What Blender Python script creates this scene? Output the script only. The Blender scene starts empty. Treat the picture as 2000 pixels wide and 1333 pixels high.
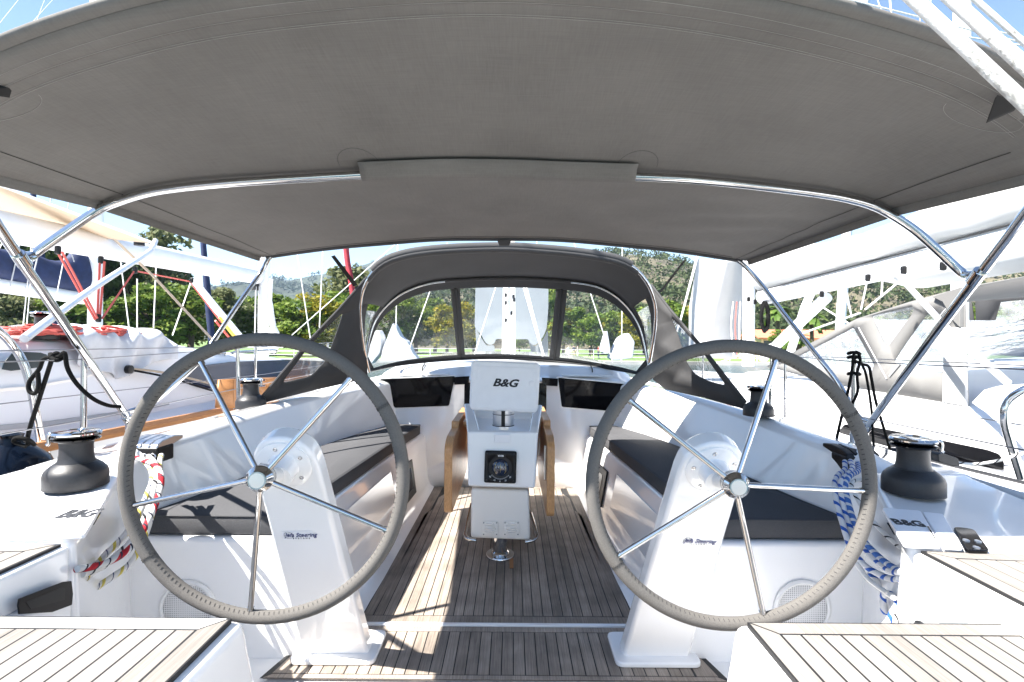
import bpy, bmesh, math, random
from mathutils import Vector, Matrix, noise
R = math.radians
rnd = random.Random(7)
sc = bpy.context.scene
COL = sc.collection

# ---------------------------------------------------------------- camera
CAMZ = 1.30
ROLL = R(0.45)
cam_d = bpy.data.cameras.new('camera'); cam = bpy.data.objects.new('camera', cam_d); COL.objects.link(cam)
cam.location = (0, 0, CAMZ); cam.rotation_euler = (R(90), -ROLL, 0)
cam_d.sensor_width = 36; cam_d.lens = 18; cam_d.clip_start = 0.02; cam_d.clip_end = 12000
sc.camera = cam

# ---------------------------------------------------------------- sky, sun, exposure
SUN = Vector((-0.69, -0.36, 1.0)).normalized()
w = bpy.data.worlds.new('World'); sc.world = w; w.use_nodes = True
nt = w.node_tree
bg = nt.nodes['Background']
sky = nt.nodes.new('ShaderNodeTexSky'); sky.sky_type = 'NISHITA'; sky.sun_disc = False
sky.sun_elevation = math.asin(SUN.z); sky.sun_rotation = math.atan2(SUN.x, SUN.y)
sky.air_density = 1.0; sky.dust_density = 0.15; sky.ozone_density = 2.0; sky.altitude = 0
nt.links.new(sky.outputs[0], bg.inputs[0]); bg.inputs[1].default_value = 0.07
sun_d = bpy.data.lights.new('sun', 'SUN'); sun_o = bpy.data.objects.new('sun', sun_d); COL.objects.link(sun_o)
sun_d.energy = 5.0; sun_d.angle = R(0.5); sun_d.color = (1.0, 0.95, 0.88)
sun_o.rotation_euler = SUN.to_track_quat('Z', 'Y').to_euler(); sun_o.location = (-20, -15, 40)
sc.view_settings.view_transform = 'Standard'; sc.view_settings.look = 'None'
sc.view_settings.exposure = 2.02; sc.view_settings.gamma = 1.0
sc.view_settings.use_curve_mapping = False
sc.render.engine = 'CYCLES'
sc.cycles.max_bounces = 12; sc.cycles.diffuse_bounces = 8; sc.cycles.glossy_bounces = 5; sc.cycles.transparent_max_bounces = 12; sc.cycles.caustics_reflective = False; sc.cycles.caustics_refractive = False

# ---------------------------------------------------------------- pixel -> direction (photo pixels, 2000 wide)
_c, _s = math.cos(ROLL), math.sin(ROLL)
def ray(u, v):
    a = (u-1000)/1000.0; b = (v-666.5)/1000.0
    return (a*_c + b*_s, -(-a*_s + b*_c))       # x per metre forward, z per metre forward
def P(u, v, Z):
    x, z = ray(u, v); return Vector((x*Z, Z, CAMZ+z*Z))
def Pz(u, v, h):
    x, z = ray(u, v); return P(u, v, (h-CAMZ)/z)
def Px(u, v, X):
    x, z = ray(u, v); return P(u, v, X/x)
def Ppl(u, v, p0, n):
    x, z = ray(u, v); d = Vector((x, 1, z)); o = Vector((0, 0, CAMZ))
    return o + d*((p0-o).dot(n)/d.dot(n))

# ---------------------------------------------------------------- materials
MATS = {}
def mat(name, col=(.8,.8,.8), rough=.5, metal=0., spec=.5, coat=0., noise_amt=0., noise_scale=20., bump=0., bump_scale=200., rnd_amt=0., trans=0., sub=0.):
    m = bpy.data.materials.new(name); m.use_nodes = True; t = m.node_tree; b = t.nodes['Principled BSDF']
    b.inputs['Base Color'].default_value = (*col, 1); b.inputs['Roughness'].default_value = rough
    b.inputs['Metallic'].default_value = metal; b.inputs['Specular IOR Level'].default_value = spec
    b.inputs['Coat Weight'].default_value = coat; b.inputs['Coat Roughness'].default_value = .04
    geo = t.nodes.new('ShaderNodeNewGeometry')
    if noise_amt or rnd_amt:
        hsv = t.nodes.new('ShaderNodeHueSaturation'); hsv.inputs['Color'].default_value = (*col, 1)
        val = None
        if noise_amt:
            n = t.nodes.new('ShaderNodeTexNoise'); n.inputs['Scale'].default_value = noise_scale; n.inputs['Detail'].default_value = 5
            t.links.new(geo.outputs['Position'], n.inputs['Vector'])
            mr = t.nodes.new('ShaderNodeMapRange'); mr.inputs[1].default_value = .3; mr.inputs[2].default_value = .7
            mr.inputs[3].default_value = 1-noise_amt; mr.inputs[4].default_value = 1+noise_amt
            t.links.new(n.outputs[0], mr.inputs[0]); val = mr.outputs[0]
        if rnd_amt:
            oi = t.nodes.new('ShaderNodeObjectInfo')
            m2 = t.nodes.new('ShaderNodeMapRange'); m2.inputs[3].default_value = 1-rnd_amt; m2.inputs[4].default_value = 1+rnd_amt
            t.links.new(oi.outputs['Random'], m2.inputs[0])
            if val is None: val = m2.outputs[0]
            else:
                mu = t.nodes.new('ShaderNodeMath'); mu.operation = 'MULTIPLY'
                t.links.new(val, mu.inputs[0]); t.links.new(m2.outputs[0], mu.inputs[1]); val = mu.outputs[0]
        t.links.new(val, hsv.inputs['Value']); t.links.new(hsv.outputs[0], b.inputs['Base Color'])
    if bump:
        n2 = t.nodes.new('ShaderNodeTexNoise'); n2.inputs['Scale'].default_value = bump_scale; n2.inputs['Detail'].default_value = 3
        t.links.new(geo.outputs['Position'], n2.inputs['Vector'])
        bp = t.nodes.new('ShaderNodeBump'); bp.inputs['Strength'].default_value = bump; bp.inputs['Distance'].default_value = .002
        t.links.new(n2.outputs[0], bp.inputs['Height']); t.links.new(bp.outputs[0], b.inputs['Normal'])
    if trans:
        tr = t.nodes.new('ShaderNodeBsdfTranslucent'); tr.inputs[0].default_value = (*col, 1)
        mx = t.nodes.new('ShaderNodeMixShader'); mx.inputs[0].default_value = trans
        t.links.new(b.outputs[0], mx.inputs[1]); t.links.new(tr.outputs[0], mx.inputs[2])
        t.links.new(mx.outputs[0], t.nodes['Material Output'].inputs[0])
    MATS[name] = m
    return m
def stretch_grain(m, col_a, col_b, scale=(60, 1.5, 60), amt_node='Base Color', rnd_amt=.15, blotch=.25):
    """wood grain running along y in world space, with a tone of its own for every piece"""
    t = m.node_tree; b = t.nodes['Principled BSDF']
    geo = t.nodes.new('ShaderNodeNewGeometry'); mp = t.nodes.new('ShaderNodeMapping'); mp.inputs['Scale'].default_value = scale
    t.links.new(geo.outputs['Position'], mp.inputs[0])
    n = t.nodes.new('ShaderNodeTexNoise'); n.inputs['Scale'].default_value = 4; n.inputs['Detail'].default_value = 6; n.inputs['Roughness'].default_value = .65
    t.links.new(mp.outputs[0], n.inputs['Vector'])
    n2 = t.nodes.new('ShaderNodeTexNoise'); n2.inputs['Scale'].default_value = 5; n2.inputs['Detail'].default_value = 4
    t.links.new(geo.outputs['Position'], n2.inputs['Vector'])
    cr = t.nodes.new('ShaderNodeMix'); cr.data_type = 'RGBA'; cr.inputs[6].default_value = (*col_a, 1); cr.inputs[7].default_value = (*col_b, 1)
    mr0 = t.nodes.new('ShaderNodeMapRange'); mr0.inputs[1].default_value = .32; mr0.inputs[2].default_value = .68
    t.links.new(n.outputs[0], mr0.inputs[0]); t.links.new(mr0.outputs[0], cr.inputs[0])
    oi = t.nodes.new('ShaderNodeObjectInfo')
    a = t.nodes.new('ShaderNodeMapRange'); a.inputs[3].default_value = 1-rnd_amt; a.inputs[4].default_value = 1+rnd_amt
    t.links.new(oi.outputs['Random'], a.inputs[0])
    c = t.nodes.new('ShaderNodeMapRange'); c.inputs[1].default_value = .3; c.inputs[2].default_value = .7; c.inputs[3].default_value = 1-blotch; c.inputs[4].default_value = 1+blotch
    t.links.new(n2.outputs[0], c.inputs[0])
    mu = t.nodes.new('ShaderNodeMath'); mu.operation = 'MULTIPLY'; t.links.new(a.outputs[0], mu.inputs[0]); t.links.new(c.outputs[0], mu.inputs[1])
    h = t.nodes.new('ShaderNodeHueSaturation'); t.links.new(cr.outputs[2], h.inputs['Color']); t.links.new(mu.outputs[0], h.inputs['Value'])
    t.links.new(h.outputs[0], b.inputs['Base Color'])
    bp = t.nodes.new('ShaderNodeBump'); bp.inputs['Strength'].default_value = .25; bp.inputs['Distance'].default_value = .001
    t.links.new(n.outputs[0], bp.inputs['Height']); t.links.new(bp.outputs[0], b.inputs['Normal'])
    return m
mat('gelcoat', (.86,.86,.86), .13, coat=.8, noise_amt=.02, noise_scale=3)
mat('gelcoat_matt', (.78,.78,.77), .45, noise_amt=.03, noise_scale=8, bump=.15, bump_scale=900)
mat('cover_white', (.80,.80,.82), .4, noise_amt=.02)
mat('cream', (.83,.79,.73), .4)
mat('steel', (.56,.56,.56), .07, metal=1, noise_amt=.05, noise_scale=60)
mat('alu', (.62,.63,.65), .3, metal=1)
mat('black_plastic', (.008,.008,.009), .42, spec=.3, bump=.1)
mat('black_gloss', (.003,.003,.004), .05, spec=.22)
mat('winch_grey', (.020,.021,.024), .42, spec=.4, noise_amt=.12, noise_scale=120, bump=.25, bump_scale=700)
mat('rubber', (.012,.012,.013), .6)
mat('navy_rubber', (.002,.004,.009), .16, spec=.22, noise_amt=.2, noise_scale=9)
mat('caulk', (.012,.012,.013), .6)
stretch_grain(mat('teak_grey', rough=.62), (.180,.148,.122), (.350,.298,.250), rnd_amt=.24, blotch=.30)
stretch_grain(mat('teak_pale', rough=.6), (.185,.168,.149), (.285,.264,.240), rnd_amt=.10, blotch=.12)
stretch_grain(mat('table_wood', rough=.35), (.44,.22,.09), (.62,.34,.15), scale=(40, 3, 14), rnd_amt=.05, blotch=.12)
stretch_grain(mat('rail_wood', rough=.4), (.30,.13,.045), (.44,.21,.08), scale=(60, 2, 60), blotch=.15)
mat('white_paint', (.80,.80,.81), .35, noise_amt=.02, noise_scale=2)
mat('hull_shaded', (.62,.64,.66), .3, noise_amt=.03, noise_scale=3)  # neighbours' white hulls, the grey of their shadowed sides put into the colour
mat('navy', (.012,.022,.07), .75, noise_amt=.25, noise_scale=8, bump=.3, bump_scale=30)
mat('navy_glass', (.006,.016,.045), .12, spec=.22)
mat('beige_cloth', (.62,.52,.40), .8, trans=.35, noise_amt=.04, noise_scale=5)
mat('white_cloth', (.50,.50,.49), .8, trans=.12, noise_amt=.05, noise_scale=4, bump=.3, bump_scale=60)
mat('grey_cover', (.55,.56,.58), .8, noise_amt=.12, noise_scale=9, bump=.3, bump_scale=60)
mat('stone_canvas', (.165,.162,.156), .85, noise_amt=.04, noise_scale=6, bump=.25, bump_scale=150)
mat('white_rope', (.78,.77,.74), .8, bump=.6, bump_scale=260)
mat('black_rope', (.006,.006,.006), .85, spec=.15, bump=.5, bump_scale=300)
mat('red_rope', (.52,.10,.08), .75, bump=.5, bump_scale=200)
mat('grey_rope', (.45,.45,.45), .8)
mat('wire', (.25,.25,.26), .4, metal=1)
mat('spar', (.74,.75,.76), .35, noise_amt=.03, noise_scale=6)
mat('red_sail', (.38,.03,.045), .7, noise_amt=.2, noise_scale=9)
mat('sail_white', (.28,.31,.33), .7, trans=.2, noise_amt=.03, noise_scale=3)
mat('yellow', (.75,.55,.06), .5); mat('red', (.55,.05,.04), .5)
mat('print_black', (.01,.01,.012), .5); mat('print_blue', (.03,.04,.16), .5); mat('print_white', (.75,.75,.75), .5)
mat('print_faded', (.045,.047,.052), .5); mat('steel_dull', (.78,.78,.78), .35, metal=.55)
mat('sticker', (.80,.81,.84), .3)
mat('terracotta', (.50,.17,.10), .8, noise_amt=.2, noise_scale=2)
mat('plaster', (.55,.45,.30), .8); mat('dark_glass', (.02,.03,.035), .15); mat('awning', (.70,.60,.45), .8)
mat('bark', (.10,.075,.055), .9, noise_amt=.3, noise_scale=10)
mat('grass', (.12,.19,.05), .95, noise_amt=.3, noise_scale=.35)
mat('quay', (.42,.40,.37), .9, noise_amt=.15, noise_scale=1.2)
mat('gold', (.55,.40,.10), .4)
mat('skin', (.45,.28,.2), .6)
def cloth_weave(name, col, trans=0., var=.12, sc1=(900, 60, 60), bump=.25, blotch=.06):
    m = mat(name, col, .9, spec=.2, trans=trans); t = m.node_tree; b = t.nodes['Principled BSDF']
    geo = t.nodes.new('ShaderNodeNewGeometry'); mp = t.nodes.new('ShaderNodeMapping'); mp.inputs['Scale'].default_value = sc1
    t.links.new(geo.outputs['Position'], mp.inputs[0])
    n = t.nodes.new('ShaderNodeTexNoise'); n.inputs['Scale'].default_value = 1; n.inputs['Detail'].default_value = 5; t.links.new(mp.outputs[0], n.inputs['Vector'])
    mp2 = t.nodes.new('ShaderNodeMapping'); mp2.inputs['Scale'].default_value = (sc1[1], sc1[0], sc1[2]); t.links.new(geo.outputs['Position'], mp2.inputs[0])
    n3 = t.nodes.new('ShaderNodeTexNoise'); n3.inputs['Scale'].default_value = 1; n3.inputs['Detail'].default_value = 3; t.links.new(mp2.outputs[0], n3.inputs['Vector'])
    n2 = t.nodes.new('ShaderNodeTexNoise'); n2.inputs['Scale'].default_value = 3; n2.inputs['Detail'].default_value = 3; t.links.new(geo.outputs['Position'], n2.inputs['Vector'])
    ad = t.nodes.new('ShaderNodeMath'); ad.operation = 'ADD'; t.links.new(n.outputs[0], ad.inputs[0]); t.links.new(n3.outputs[0], ad.inputs[1])
    mr = t.nodes.new('ShaderNodeMapRange'); mr.inputs[1].default_value = .7; mr.inputs[2].default_value = 1.3; mr.inputs[3].default_value = 1-var; mr.inputs[4].default_value = 1+var
    t.links.new(ad.outputs[0], mr.inputs[0])
    m2 = t.nodes.new('ShaderNodeMapRange'); m2.inputs[1].default_value = .3; m2.inputs[2].default_value = .7; m2.inputs[3].default_value = 1-blotch; m2.inputs[4].default_value = 1+blotch
    t.links.new(n2.outputs[0], m2.inputs[0])
    mu = t.nodes.new('ShaderNodeMath'); mu.operation = 'MULTIPLY'; t.links.new(mr.outputs[0], mu.inputs[0]); t.links.new(m2.outputs[0], mu.inputs[1])
    h = t.nodes.new('ShaderNodeHueSaturation'); h.inputs['Color'].default_value = (*col, 1); t.links.new(mu.outputs[0], h.inputs['Value'])
    t.links.new(h.outputs[0], b.inputs['Base Color'])
    bp = t.nodes.new('ShaderNodeBump'); bp.inputs['Strength'].default_value = bump; bp.inputs['Distance'].default_value = .001
    t.links.new(ad.outputs[0], bp.inputs['Height']); t.links.new(bp.outputs[0], b.inputs['Normal'])
    return m
cloth_weave('canvas', (.168,.160,.150), trans=.07, var=.085, sc1=(12, 260, 90), blotch=.09)
cloth_weave('canvas_dark', (.066,.066,.068), trans=.03, var=.08, sc1=(40, 500, 300))
cloth_weave('cushion', (.072,.073,.078), var=.22, sc1=(700, 260, 700), bump=.4)
cloth_weave('leather', (.118,.112,.105), var=.10, sc1=(350, 350, 350), bump=.35)
mat('thread', (.34,.33,.31), .8); mat('thread_dark', (.03,.03,.03), .8)
def worn(m, scale=2.2, amt=.05):
    t = m.node_tree; b = t.nodes['Principled BSDF']; geo = t.nodes.new('ShaderNodeNewGeometry')
    n = t.nodes.new('ShaderNodeTexNoise'); n.inputs['Scale'].default_value = scale; n.inputs['Detail'].default_value = 8; n.inputs['Roughness'].default_value = .7
    t.links.new(geo.outputs['Position'], n.inputs['Vector'])
    r_ = t.nodes.new('ShaderNodeMapRange'); r_.inputs[1].default_value = .35; r_.inputs[2].default_value = .7; r_.inputs[3].default_value = .07; r_.inputs[4].default_value = .26
    t.links.new(n.outputs[0], r_.inputs[0]); t.links.new(r_.outputs[0], b.inputs['Roughness'])
worn(MATS['gelcoat'])
def clear(name, tint=(.93,.95,.96), gloss=.08, milky=.03, rough=.03, wob=0.):
    m = bpy.data.materials.new(name); m.use_nodes = True; t = m.node_tree
    for n in list(t.nodes):
        if n.type != 'OUTPUT_MATERIAL': t.nodes.remove(n)
    out = [n for n in t.nodes if n.type == 'OUTPUT_MATERIAL'][0]
    tr = t.nodes.new('ShaderNodeBsdfTransparent'); tr.inputs[0].default_value = (*tint, 1)
    gl = t.nodes.new('ShaderNodeBsdfGlossy'); gl.inputs['Roughness'].default_value = rough
    df = t.nodes.new('ShaderNodeBsdfDiffuse'); df.inputs[0].default_value = (.8,.82,.84,1)
    fr = t.nodes.new('ShaderNodeLayerWeight'); fr.inputs[0].default_value = .2
    mr = t.nodes.new('ShaderNodeMapRange'); mr.inputs[3].default_value = gloss*.5; mr.inputs[4].default_value = .5
    t.links.new(fr.outputs['Fresnel'], mr.inputs[0])
    m1 = t.nodes.new('ShaderNodeMixShader'); m1.inputs[0].default_value = milky
    t.links.new(tr.outputs[0], m1.inputs[1]); t.links.new(df.outputs[0], m1.inputs[2])
    m2 = t.nodes.new('ShaderNodeMixShader'); t.links.new(mr.outputs[0], m2.inputs[0]); t.links.new(m1.outputs[0], m2.inputs[1]); t.links.new(gl.outputs[0], m2.inputs[2])
    if wob:
        geo = t.nodes.new('ShaderNodeNewGeometry'); n = t.nodes.new('ShaderNodeTexNoise'); n.inputs['Scale'].default_value = 5; n.inputs['Detail'].default_value = 3
        t.links.new(geo.outputs['Position'], n.inputs['Vector'])
        bp = t.nodes.new('ShaderNodeBump'); bp.inputs['Strength'].default_value = wob; bp.inputs['Distance'].default_value = .08
        t.links.new(n.outputs[0], bp.inputs['Height']); t.links.new(bp.outputs[0], gl.inputs['Normal'])
        cr = t.nodes.new('ShaderNodeMapRange'); cr.inputs[1].default_value = .4; cr.inputs[2].default_value = .7; cr.inputs[3].default_value = milky*.4; cr.inputs[4].default_value = min(.9, milky*2.2)
        t.links.new(n.outputs[0], cr.inputs[0]); t.links.new(cr.outputs[0], m1.inputs[0])
    t.links.new(m2.outputs[0], out.inputs[0]); MATS[name] = m
clear('vinyl', gloss=.10, milky=.05, wob=.15)
clear('vinyl_milky', (.84,.89,.93), gloss=.25, milky=.16, rough=.08, wob=.6)
def rope_mat(name, base, flecks):
    """braided cover: uv.y runs along the rope in metres, uv.x round it"""
    m = mat(name, base, .8, spec=.2); t = m.node_tree; b = t.nodes['Principled BSDF']
    uv = t.nodes.new('ShaderNodeUVMap'); sep = t.nodes.new('ShaderNodeSeparateXYZ'); t.links.new(uv.outputs[0], sep.inputs[0])
    last = None
    for i, (colr, period, duty, tw, off) in enumerate(flecks):
        a = t.nodes.new('ShaderNodeMath'); a.operation = 'MULTIPLY_ADD'; a.inputs[1].default_value = 1/period
        mu = t.nodes.new('ShaderNodeMath'); mu.operation = 'MULTIPLY_ADD'; mu.inputs[1].default_value = tw; mu.inputs[2].default_value = off
        t.links.new(sep.outputs[0], mu.inputs[0]); t.links.new(sep.outputs[1], a.inputs[0]); t.links.new(mu.outputs[0], a.inputs[2])
        f = t.nodes.new('ShaderNodeMath'); f.operation = 'FRACT'; t.links.new(a.outputs[0], f.inputs[0])
        l = t.nodes.new('ShaderNodeMath'); l.operation = 'LESS_THAN'; l.inputs[1].default_value = duty; t.links.new(f.outputs[0], l.inputs[0])
        mx = t.nodes.new('ShaderNodeMix'); mx.data_type = 'RGBA'; mx.inputs[7].default_value = (*colr, 1)
        if last is None: mx.inputs[6].default_value = (*base, 1)
        else: t.links.new(last, mx.inputs[6])
        t.links.new(l.outputs[0], mx.inputs[0]); last = mx.outputs[2]
    t.links.new(last, b.inputs['Base Color'])
    w_ = t.nodes.new('ShaderNodeTexWave'); w_.wave_type = 'BANDS'; w_.inputs['Scale'].default_value = 60; w_.inputs['Distortion'].default_value = 2
    t.links.new(uv.outputs[0], w_.inputs['Vector'])
    bp = t.nodes.new('ShaderNodeBump'); bp.inputs['Strength'].default_value = .4; bp.inputs['Distance'].default_value = .002
    t.links.new(w_.outputs[0], bp.inputs['Height']); t.links.new(bp.outputs[0], b.inputs['Normal'])
rope_mat('rope_blue', (.64,.65,.67), [((.03,.10,.40), .052, .30, 1, 0)])
rope_mat('rope_blue2', (.06,.15,.42), [((.62,.63,.64), .034, .35, 1, 0)])
rope_mat('rope_red', (.62,.62,.61), [((.40,.02,.03), .11, .42, 1, 0), ((.03,.03,.05), .045, .16, 1, .2)])
rope_mat('rope_yellow', (.62,.62,.61), [((.52,.43,.08), .075, .20, 1, 0), ((.04,.05,.12), .06, .08, 1, .5)])
rope_mat('rope_fleck', (.63,.63,.62), [((.02,.02,.025), .07, .16, 1, 0)])

# ---------------------------------------------------------------- builders
def thing(name, label, cat, loc=(0,0,0), group=None):
    o = bpy.data.objects.new(name, None); COL.objects.link(o); o.location = loc; o.empty_display_size = .1
    o['label'] = label; o['category'] = cat
    if group: o['group'] = group
    return o
def tag(o, label, cat, group=None):
    o['label'] = label; o['category'] = cat
    if group: o['group'] = group
    return o
def _org(p):
    v = Vector((0,0,0))
    while p is not None: v += p.location; p = p.parent
    return v
def mk(name, verts, faces, m, parent=None, smooth=35, bevel=0., seg=2, uvs=None, solid=0., kind=None, label=None, subsurf=0, mats=None, fmat=None):
    o0 = _org(parent)
    if parent is None:      # a thing of one mesh: origin at its base centre
        vs = [Vector(v) for v in verts]
        lo = Vector((min(v.x for v in vs), min(v.y for v in vs), min(v.z for v in vs))); hi = Vector((max(v.x for v in vs), max(v.y for v in vs), max(v.z for v in vs)))
        o0 = Vector(((lo.x+hi.x)/2, (lo.y+hi.y)/2, lo.z))
    me = bpy.data.meshes.new(name)
    me.from_pydata([tuple(Vector(v)-o0) for v in verts], [], faces)
    me.materials.append(MATS[m])
    if mats:
        for q in mats: me.materials.append(MATS[q])
        me.polygons.foreach_set('material_index', fmat)
    if uvs:
        ul = me.uv_layers.new(name='UVMap')
        for l in me.loops: ul.data[l.index].uv = uvs[l.vertex_index]
    bm = bmesh.new(); bm.from_mesh(me); bmesh.ops.recalc_face_normals(bm, faces=bm.faces); bm.to_mesh(me); bm.free()
    if smooth:
        me.polygons.foreach_set('use_smooth', [True]*len(me.polygons)); me.set_sharp_from_angle(angle=R(smooth))
    o = bpy.data.objects.new(name, me); COL.objects.link(o); o.parent = parent
    if parent is None: o.location = o0
    if solid:
        md = o.modifiers.new('solid', 'SOLIDIFY'); md.thickness = solid; md.offset = 0
    if bevel:
        md = o.modifiers.new('bevel', 'BEVEL'); md.width = bevel; md.segments = seg; md.limit_method = 'ANGLE'; md.angle_limit = R(30); md.harden_normals = True
    if subsurf:
        md = o.modifiers.new('sub', 'SUBSURF'); md.levels = subsurf; md.render_levels = subsurf
    if kind: o['kind'] = kind
    if label: o['label'] = label
    return o
def box_vf(c, d, rot=None):
    c = Vector(c); hx, hy, hz = d[0]/2, d[1]/2, d[2]/2
    vs = [Vector((x, y, z)) for x in (-hx, hx) for y in (-hy, hy) for z in (-hz, hz)]
    if rot is not None: vs = [rot @ v for v in vs]
    return [v+c for v in vs], [(0,1,3,2),(4,6,7,5),(0,4,5,1),(2,3,7,6),(0,2,6,4),(1,5,7,3)]
def box(name, c, d, m, parent=None, bevel=.004, seg=2, rot=None, **k):
    v, f = box_vf(c, d, rot); return mk(name, v, f, m, parent, bevel=bevel, seg=seg, **k)
def join(*vfs):
    V, F = [], []
    for v, f in vfs:
        n = len(V); V += list(v); F += [tuple(i+n for i in q) for q in f]
    return V, F
def spline(pts, n=8, closed=False):
    pts = [Vector(p) for p in pts]; out = []; N = len(pts)
    rng = range(N if closed else N-1)
    for i in rng:
        if closed: p0, p1, p2, p3 = pts[i-1], pts[i], pts[(i+1) % N], pts[(i+2) % N]
        else:
            p1, p2 = pts[i], pts[i+1]; p0 = pts[i-1] if i else p1*2-p2; p3 = pts[i+2] if i+2 < N else p2*2-p1
        for k in range(n):
            t = k/n; a = t*t; b_ = a*t
            out.append(.5*((2*p1)+(p2-p0)*t+(2*p0-5*p1+4*p2-p3)*a+(3*p1-p0-3*p2+p3)*b_))
    if not closed: out.append(pts[-1])
    return out
def tube_vf(pts, r, seg=10, closed=False, uv=False, cap=True, flat=1.):
    pts = [Vector(p) for p in pts]; N = len(pts)
    rs = r if isinstance(r, (list, tuple)) else [r]*N
    V, F, U = [], [], []
    tan = []
    for i in range(N):
        a = pts[i-1] if (i or closed) else pts[i]; b = pts[(i+1) % N] if (i < N-1 or closed) else pts[i]
        t = (b-a); tan.append(t.normalized() if t.length > 1e-9 else Vector((0,0,1)))
    up = Vector((0,0,1)) if abs(tan[0].z) < .9 else Vector((0,1,0))
    nx = tan[0].cross(up).normalized(); L = 0
    sg = seg+1 if uv else seg
    for i in range(N):
        nx = (nx - tan[i]*nx.dot(tan[i])).normalized(); ny = tan[i].cross(nx)
        if i: L += (pts[i]-pts[i-1]).length
        for k in range(sg):
            a = 2*math.pi*k/seg
            V.append(pts[i]+nx*(math.cos(a)*rs[i])+ny*(math.sin(a)*rs[i]*flat)); U.append((k/seg, L))
    rng = N if closed else N-1
    for i in range(rng):
        j = (i+1) % N
        for k in range(seg):
            k2 = k+1 if uv else (k+1) % seg
            F.append((i*sg+k, j*sg+k, j*sg+k2, i*sg+k2))
    if cap and not closed:
        F.append(tuple(range(seg-1, -1, -1))); F.append(tuple((N-1)*sg+k for k in range(seg)))
    return (V, F, U) if uv else (V, F)
def tube(name, pts, r, m, parent=None, seg=10, closed=False, smooth=50, uv=False, **k):
    if uv:
        v, f, u = tube_vf(pts, r, seg, closed, True); return mk(name, v, f, m, parent, smooth=smooth, uvs=u, **k)
    v, f = tube_vf(pts, r, seg, closed); return mk(name, v, f, m, parent, smooth=smooth, **k)
def frame(axis):
    a = Vector(axis).normalized(); up = Vector((0,0,1)) if abs(a.z) < .9 else Vector((0,1,0))
    x = up.cross(a).normalized(); y = a.cross(x); return x, y, a
def lathe_vf(prof, c, axis=(0,0,1), seg=28):
    x, y, a = frame(axis); c = Vector(c); V, F = [], []
    for (r, h) in prof:
        for k in range(seg):
            t = 2*math.pi*k/seg; V.append(c + x*(r*math.cos(t)) + y*(r*math.sin(t)) + a*h)
    for i in range(len(prof)-1):
        for k in range(seg):
            F.append((i*seg+k, i*seg+(k+1) % seg, (i+1)*seg+(k+1) % seg, (i+1)*seg+k))
    F.append(tuple(range(seg-1, -1, -1))); F.append(tuple((len(prof)-1)*seg+k for k in range(seg)))
    return V, F
def lathe(name, prof, c, m, parent=None, axis=(0,0,1), seg=28, smooth=35, **k):
    v, f = lathe_vf(prof, c, axis, seg); return mk(name, v, f, m, parent, smooth=smooth, **k)
def grid_vf(rows, close=False):
    n = len(rows[0]); V = [v for r_ in rows for v in r_]; F = []
    for i in range(len(rows)-1):
        for k in range(n if close else n-1):
            k2 = (k+1) % n; F.append((i*n+k, i*n+k2, (i+1)*n+k2, (i+1)*n+k))
    return V, F
def grid(name, rows, m, parent=None, close=False, **k):
    v, f = grid_vf(rows, close); return mk(name, v, f, m, parent, **k)
def prism_vf(poly, d):
    """poly: 3D points of a planar loop; d: extrusion vector"""
    poly = [Vector(p) for p in poly]; d = Vector(d); n = len(poly)
    V = poly + [p+d for p in poly]
    F = [tuple(range(n-1, -1, -1)), tuple(range(n, 2*n))] + [(i, (i+1) % n, n+(i+1) % n, n+i) for i in range(n)]
    return V, F
def prism(name, poly, d, m, parent=None, **k):
    v, f = prism_vf(poly, d); return mk(name, v, f, m, parent, **k)
def rounded(poly, r, n=4):
    """round the corners of a 2D loop"""
    out = []; N = len(poly)
    rr = r if isinstance(r, (list, tuple)) else [r]*N
    for i in range(N):
        p = Vector(poly[i]); a = Vector(poly[i-1])-p; b = Vector(poly[(i+1) % N])-p
        q = min(rr[i], a.length*.49, b.length*.49)
        if q < 1e-5: out.append(tuple(p)); continue
        A = p+a.normalized()*q; B = p+b.normalized()*q
        for k in range(n+1):
            t = k/n; out.append(tuple((1-t)**2*A + 2*t*(1-t)*p + t*t*B))
    return out
def holed(name, outer, holes, m, parent=None, **k):
    """planar sheet with holes"""
    bm = bmesh.new(); E = []
    for loop in [outer]+list(holes):
        vs = [bm.verts.new(p) for p in loop]
        for i in range(len(vs)): E.append(bm.edges.new((vs[i], vs[(i+1) % len(vs)])))
    bmesh.ops.triangle_fill(bm, edges=E, use_beauty=True, use_dissolve=False)
    bm.verts.index_update()
    V = [v.co.copy() for v in bm.verts]; F = [tuple(v.index for v in f.verts) for f in bm.faces]; bm.free()
    return mk(name, V, F, m, parent, **k)
def text(name, body, size, origin, xdir, ydir, m, parent, shear=0., bold=0., depth=.0006, align='CENTER', space=1., xscale=1.):
    c = bpy.data.curves.new('t', 'FONT'); c.body = body; c.size = size; c.shear = shear; c.offset = bold; c.extrude = depth
    c.align_x = align; c.align_y = 'CENTER'; c.space_character = space; c.resolution_u = 3
    o = bpy.data.objects.new('t', c); COL.objects.link(o)
    dg = bpy.context.evaluated_depsgraph_get(); me = bpy.data.meshes.new_from_object(o.evaluated_get(dg))
    bpy.data.objects.remove(o)
    x = Vector(xdir).normalized(); y = Vector(ydir).normalized(); n = x.cross(y); org = Vector(origin)
    V = [org + x*(v.co.x*xscale) + y*v.co.y + n*(v.co.z+depth) for v in me.vertices]; F = [tuple(p.vertices) for p in me.polygons]
    bpy.data.meshes.remove(me)
    return mk(name, V, F, m, parent, smooth=0)
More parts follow.
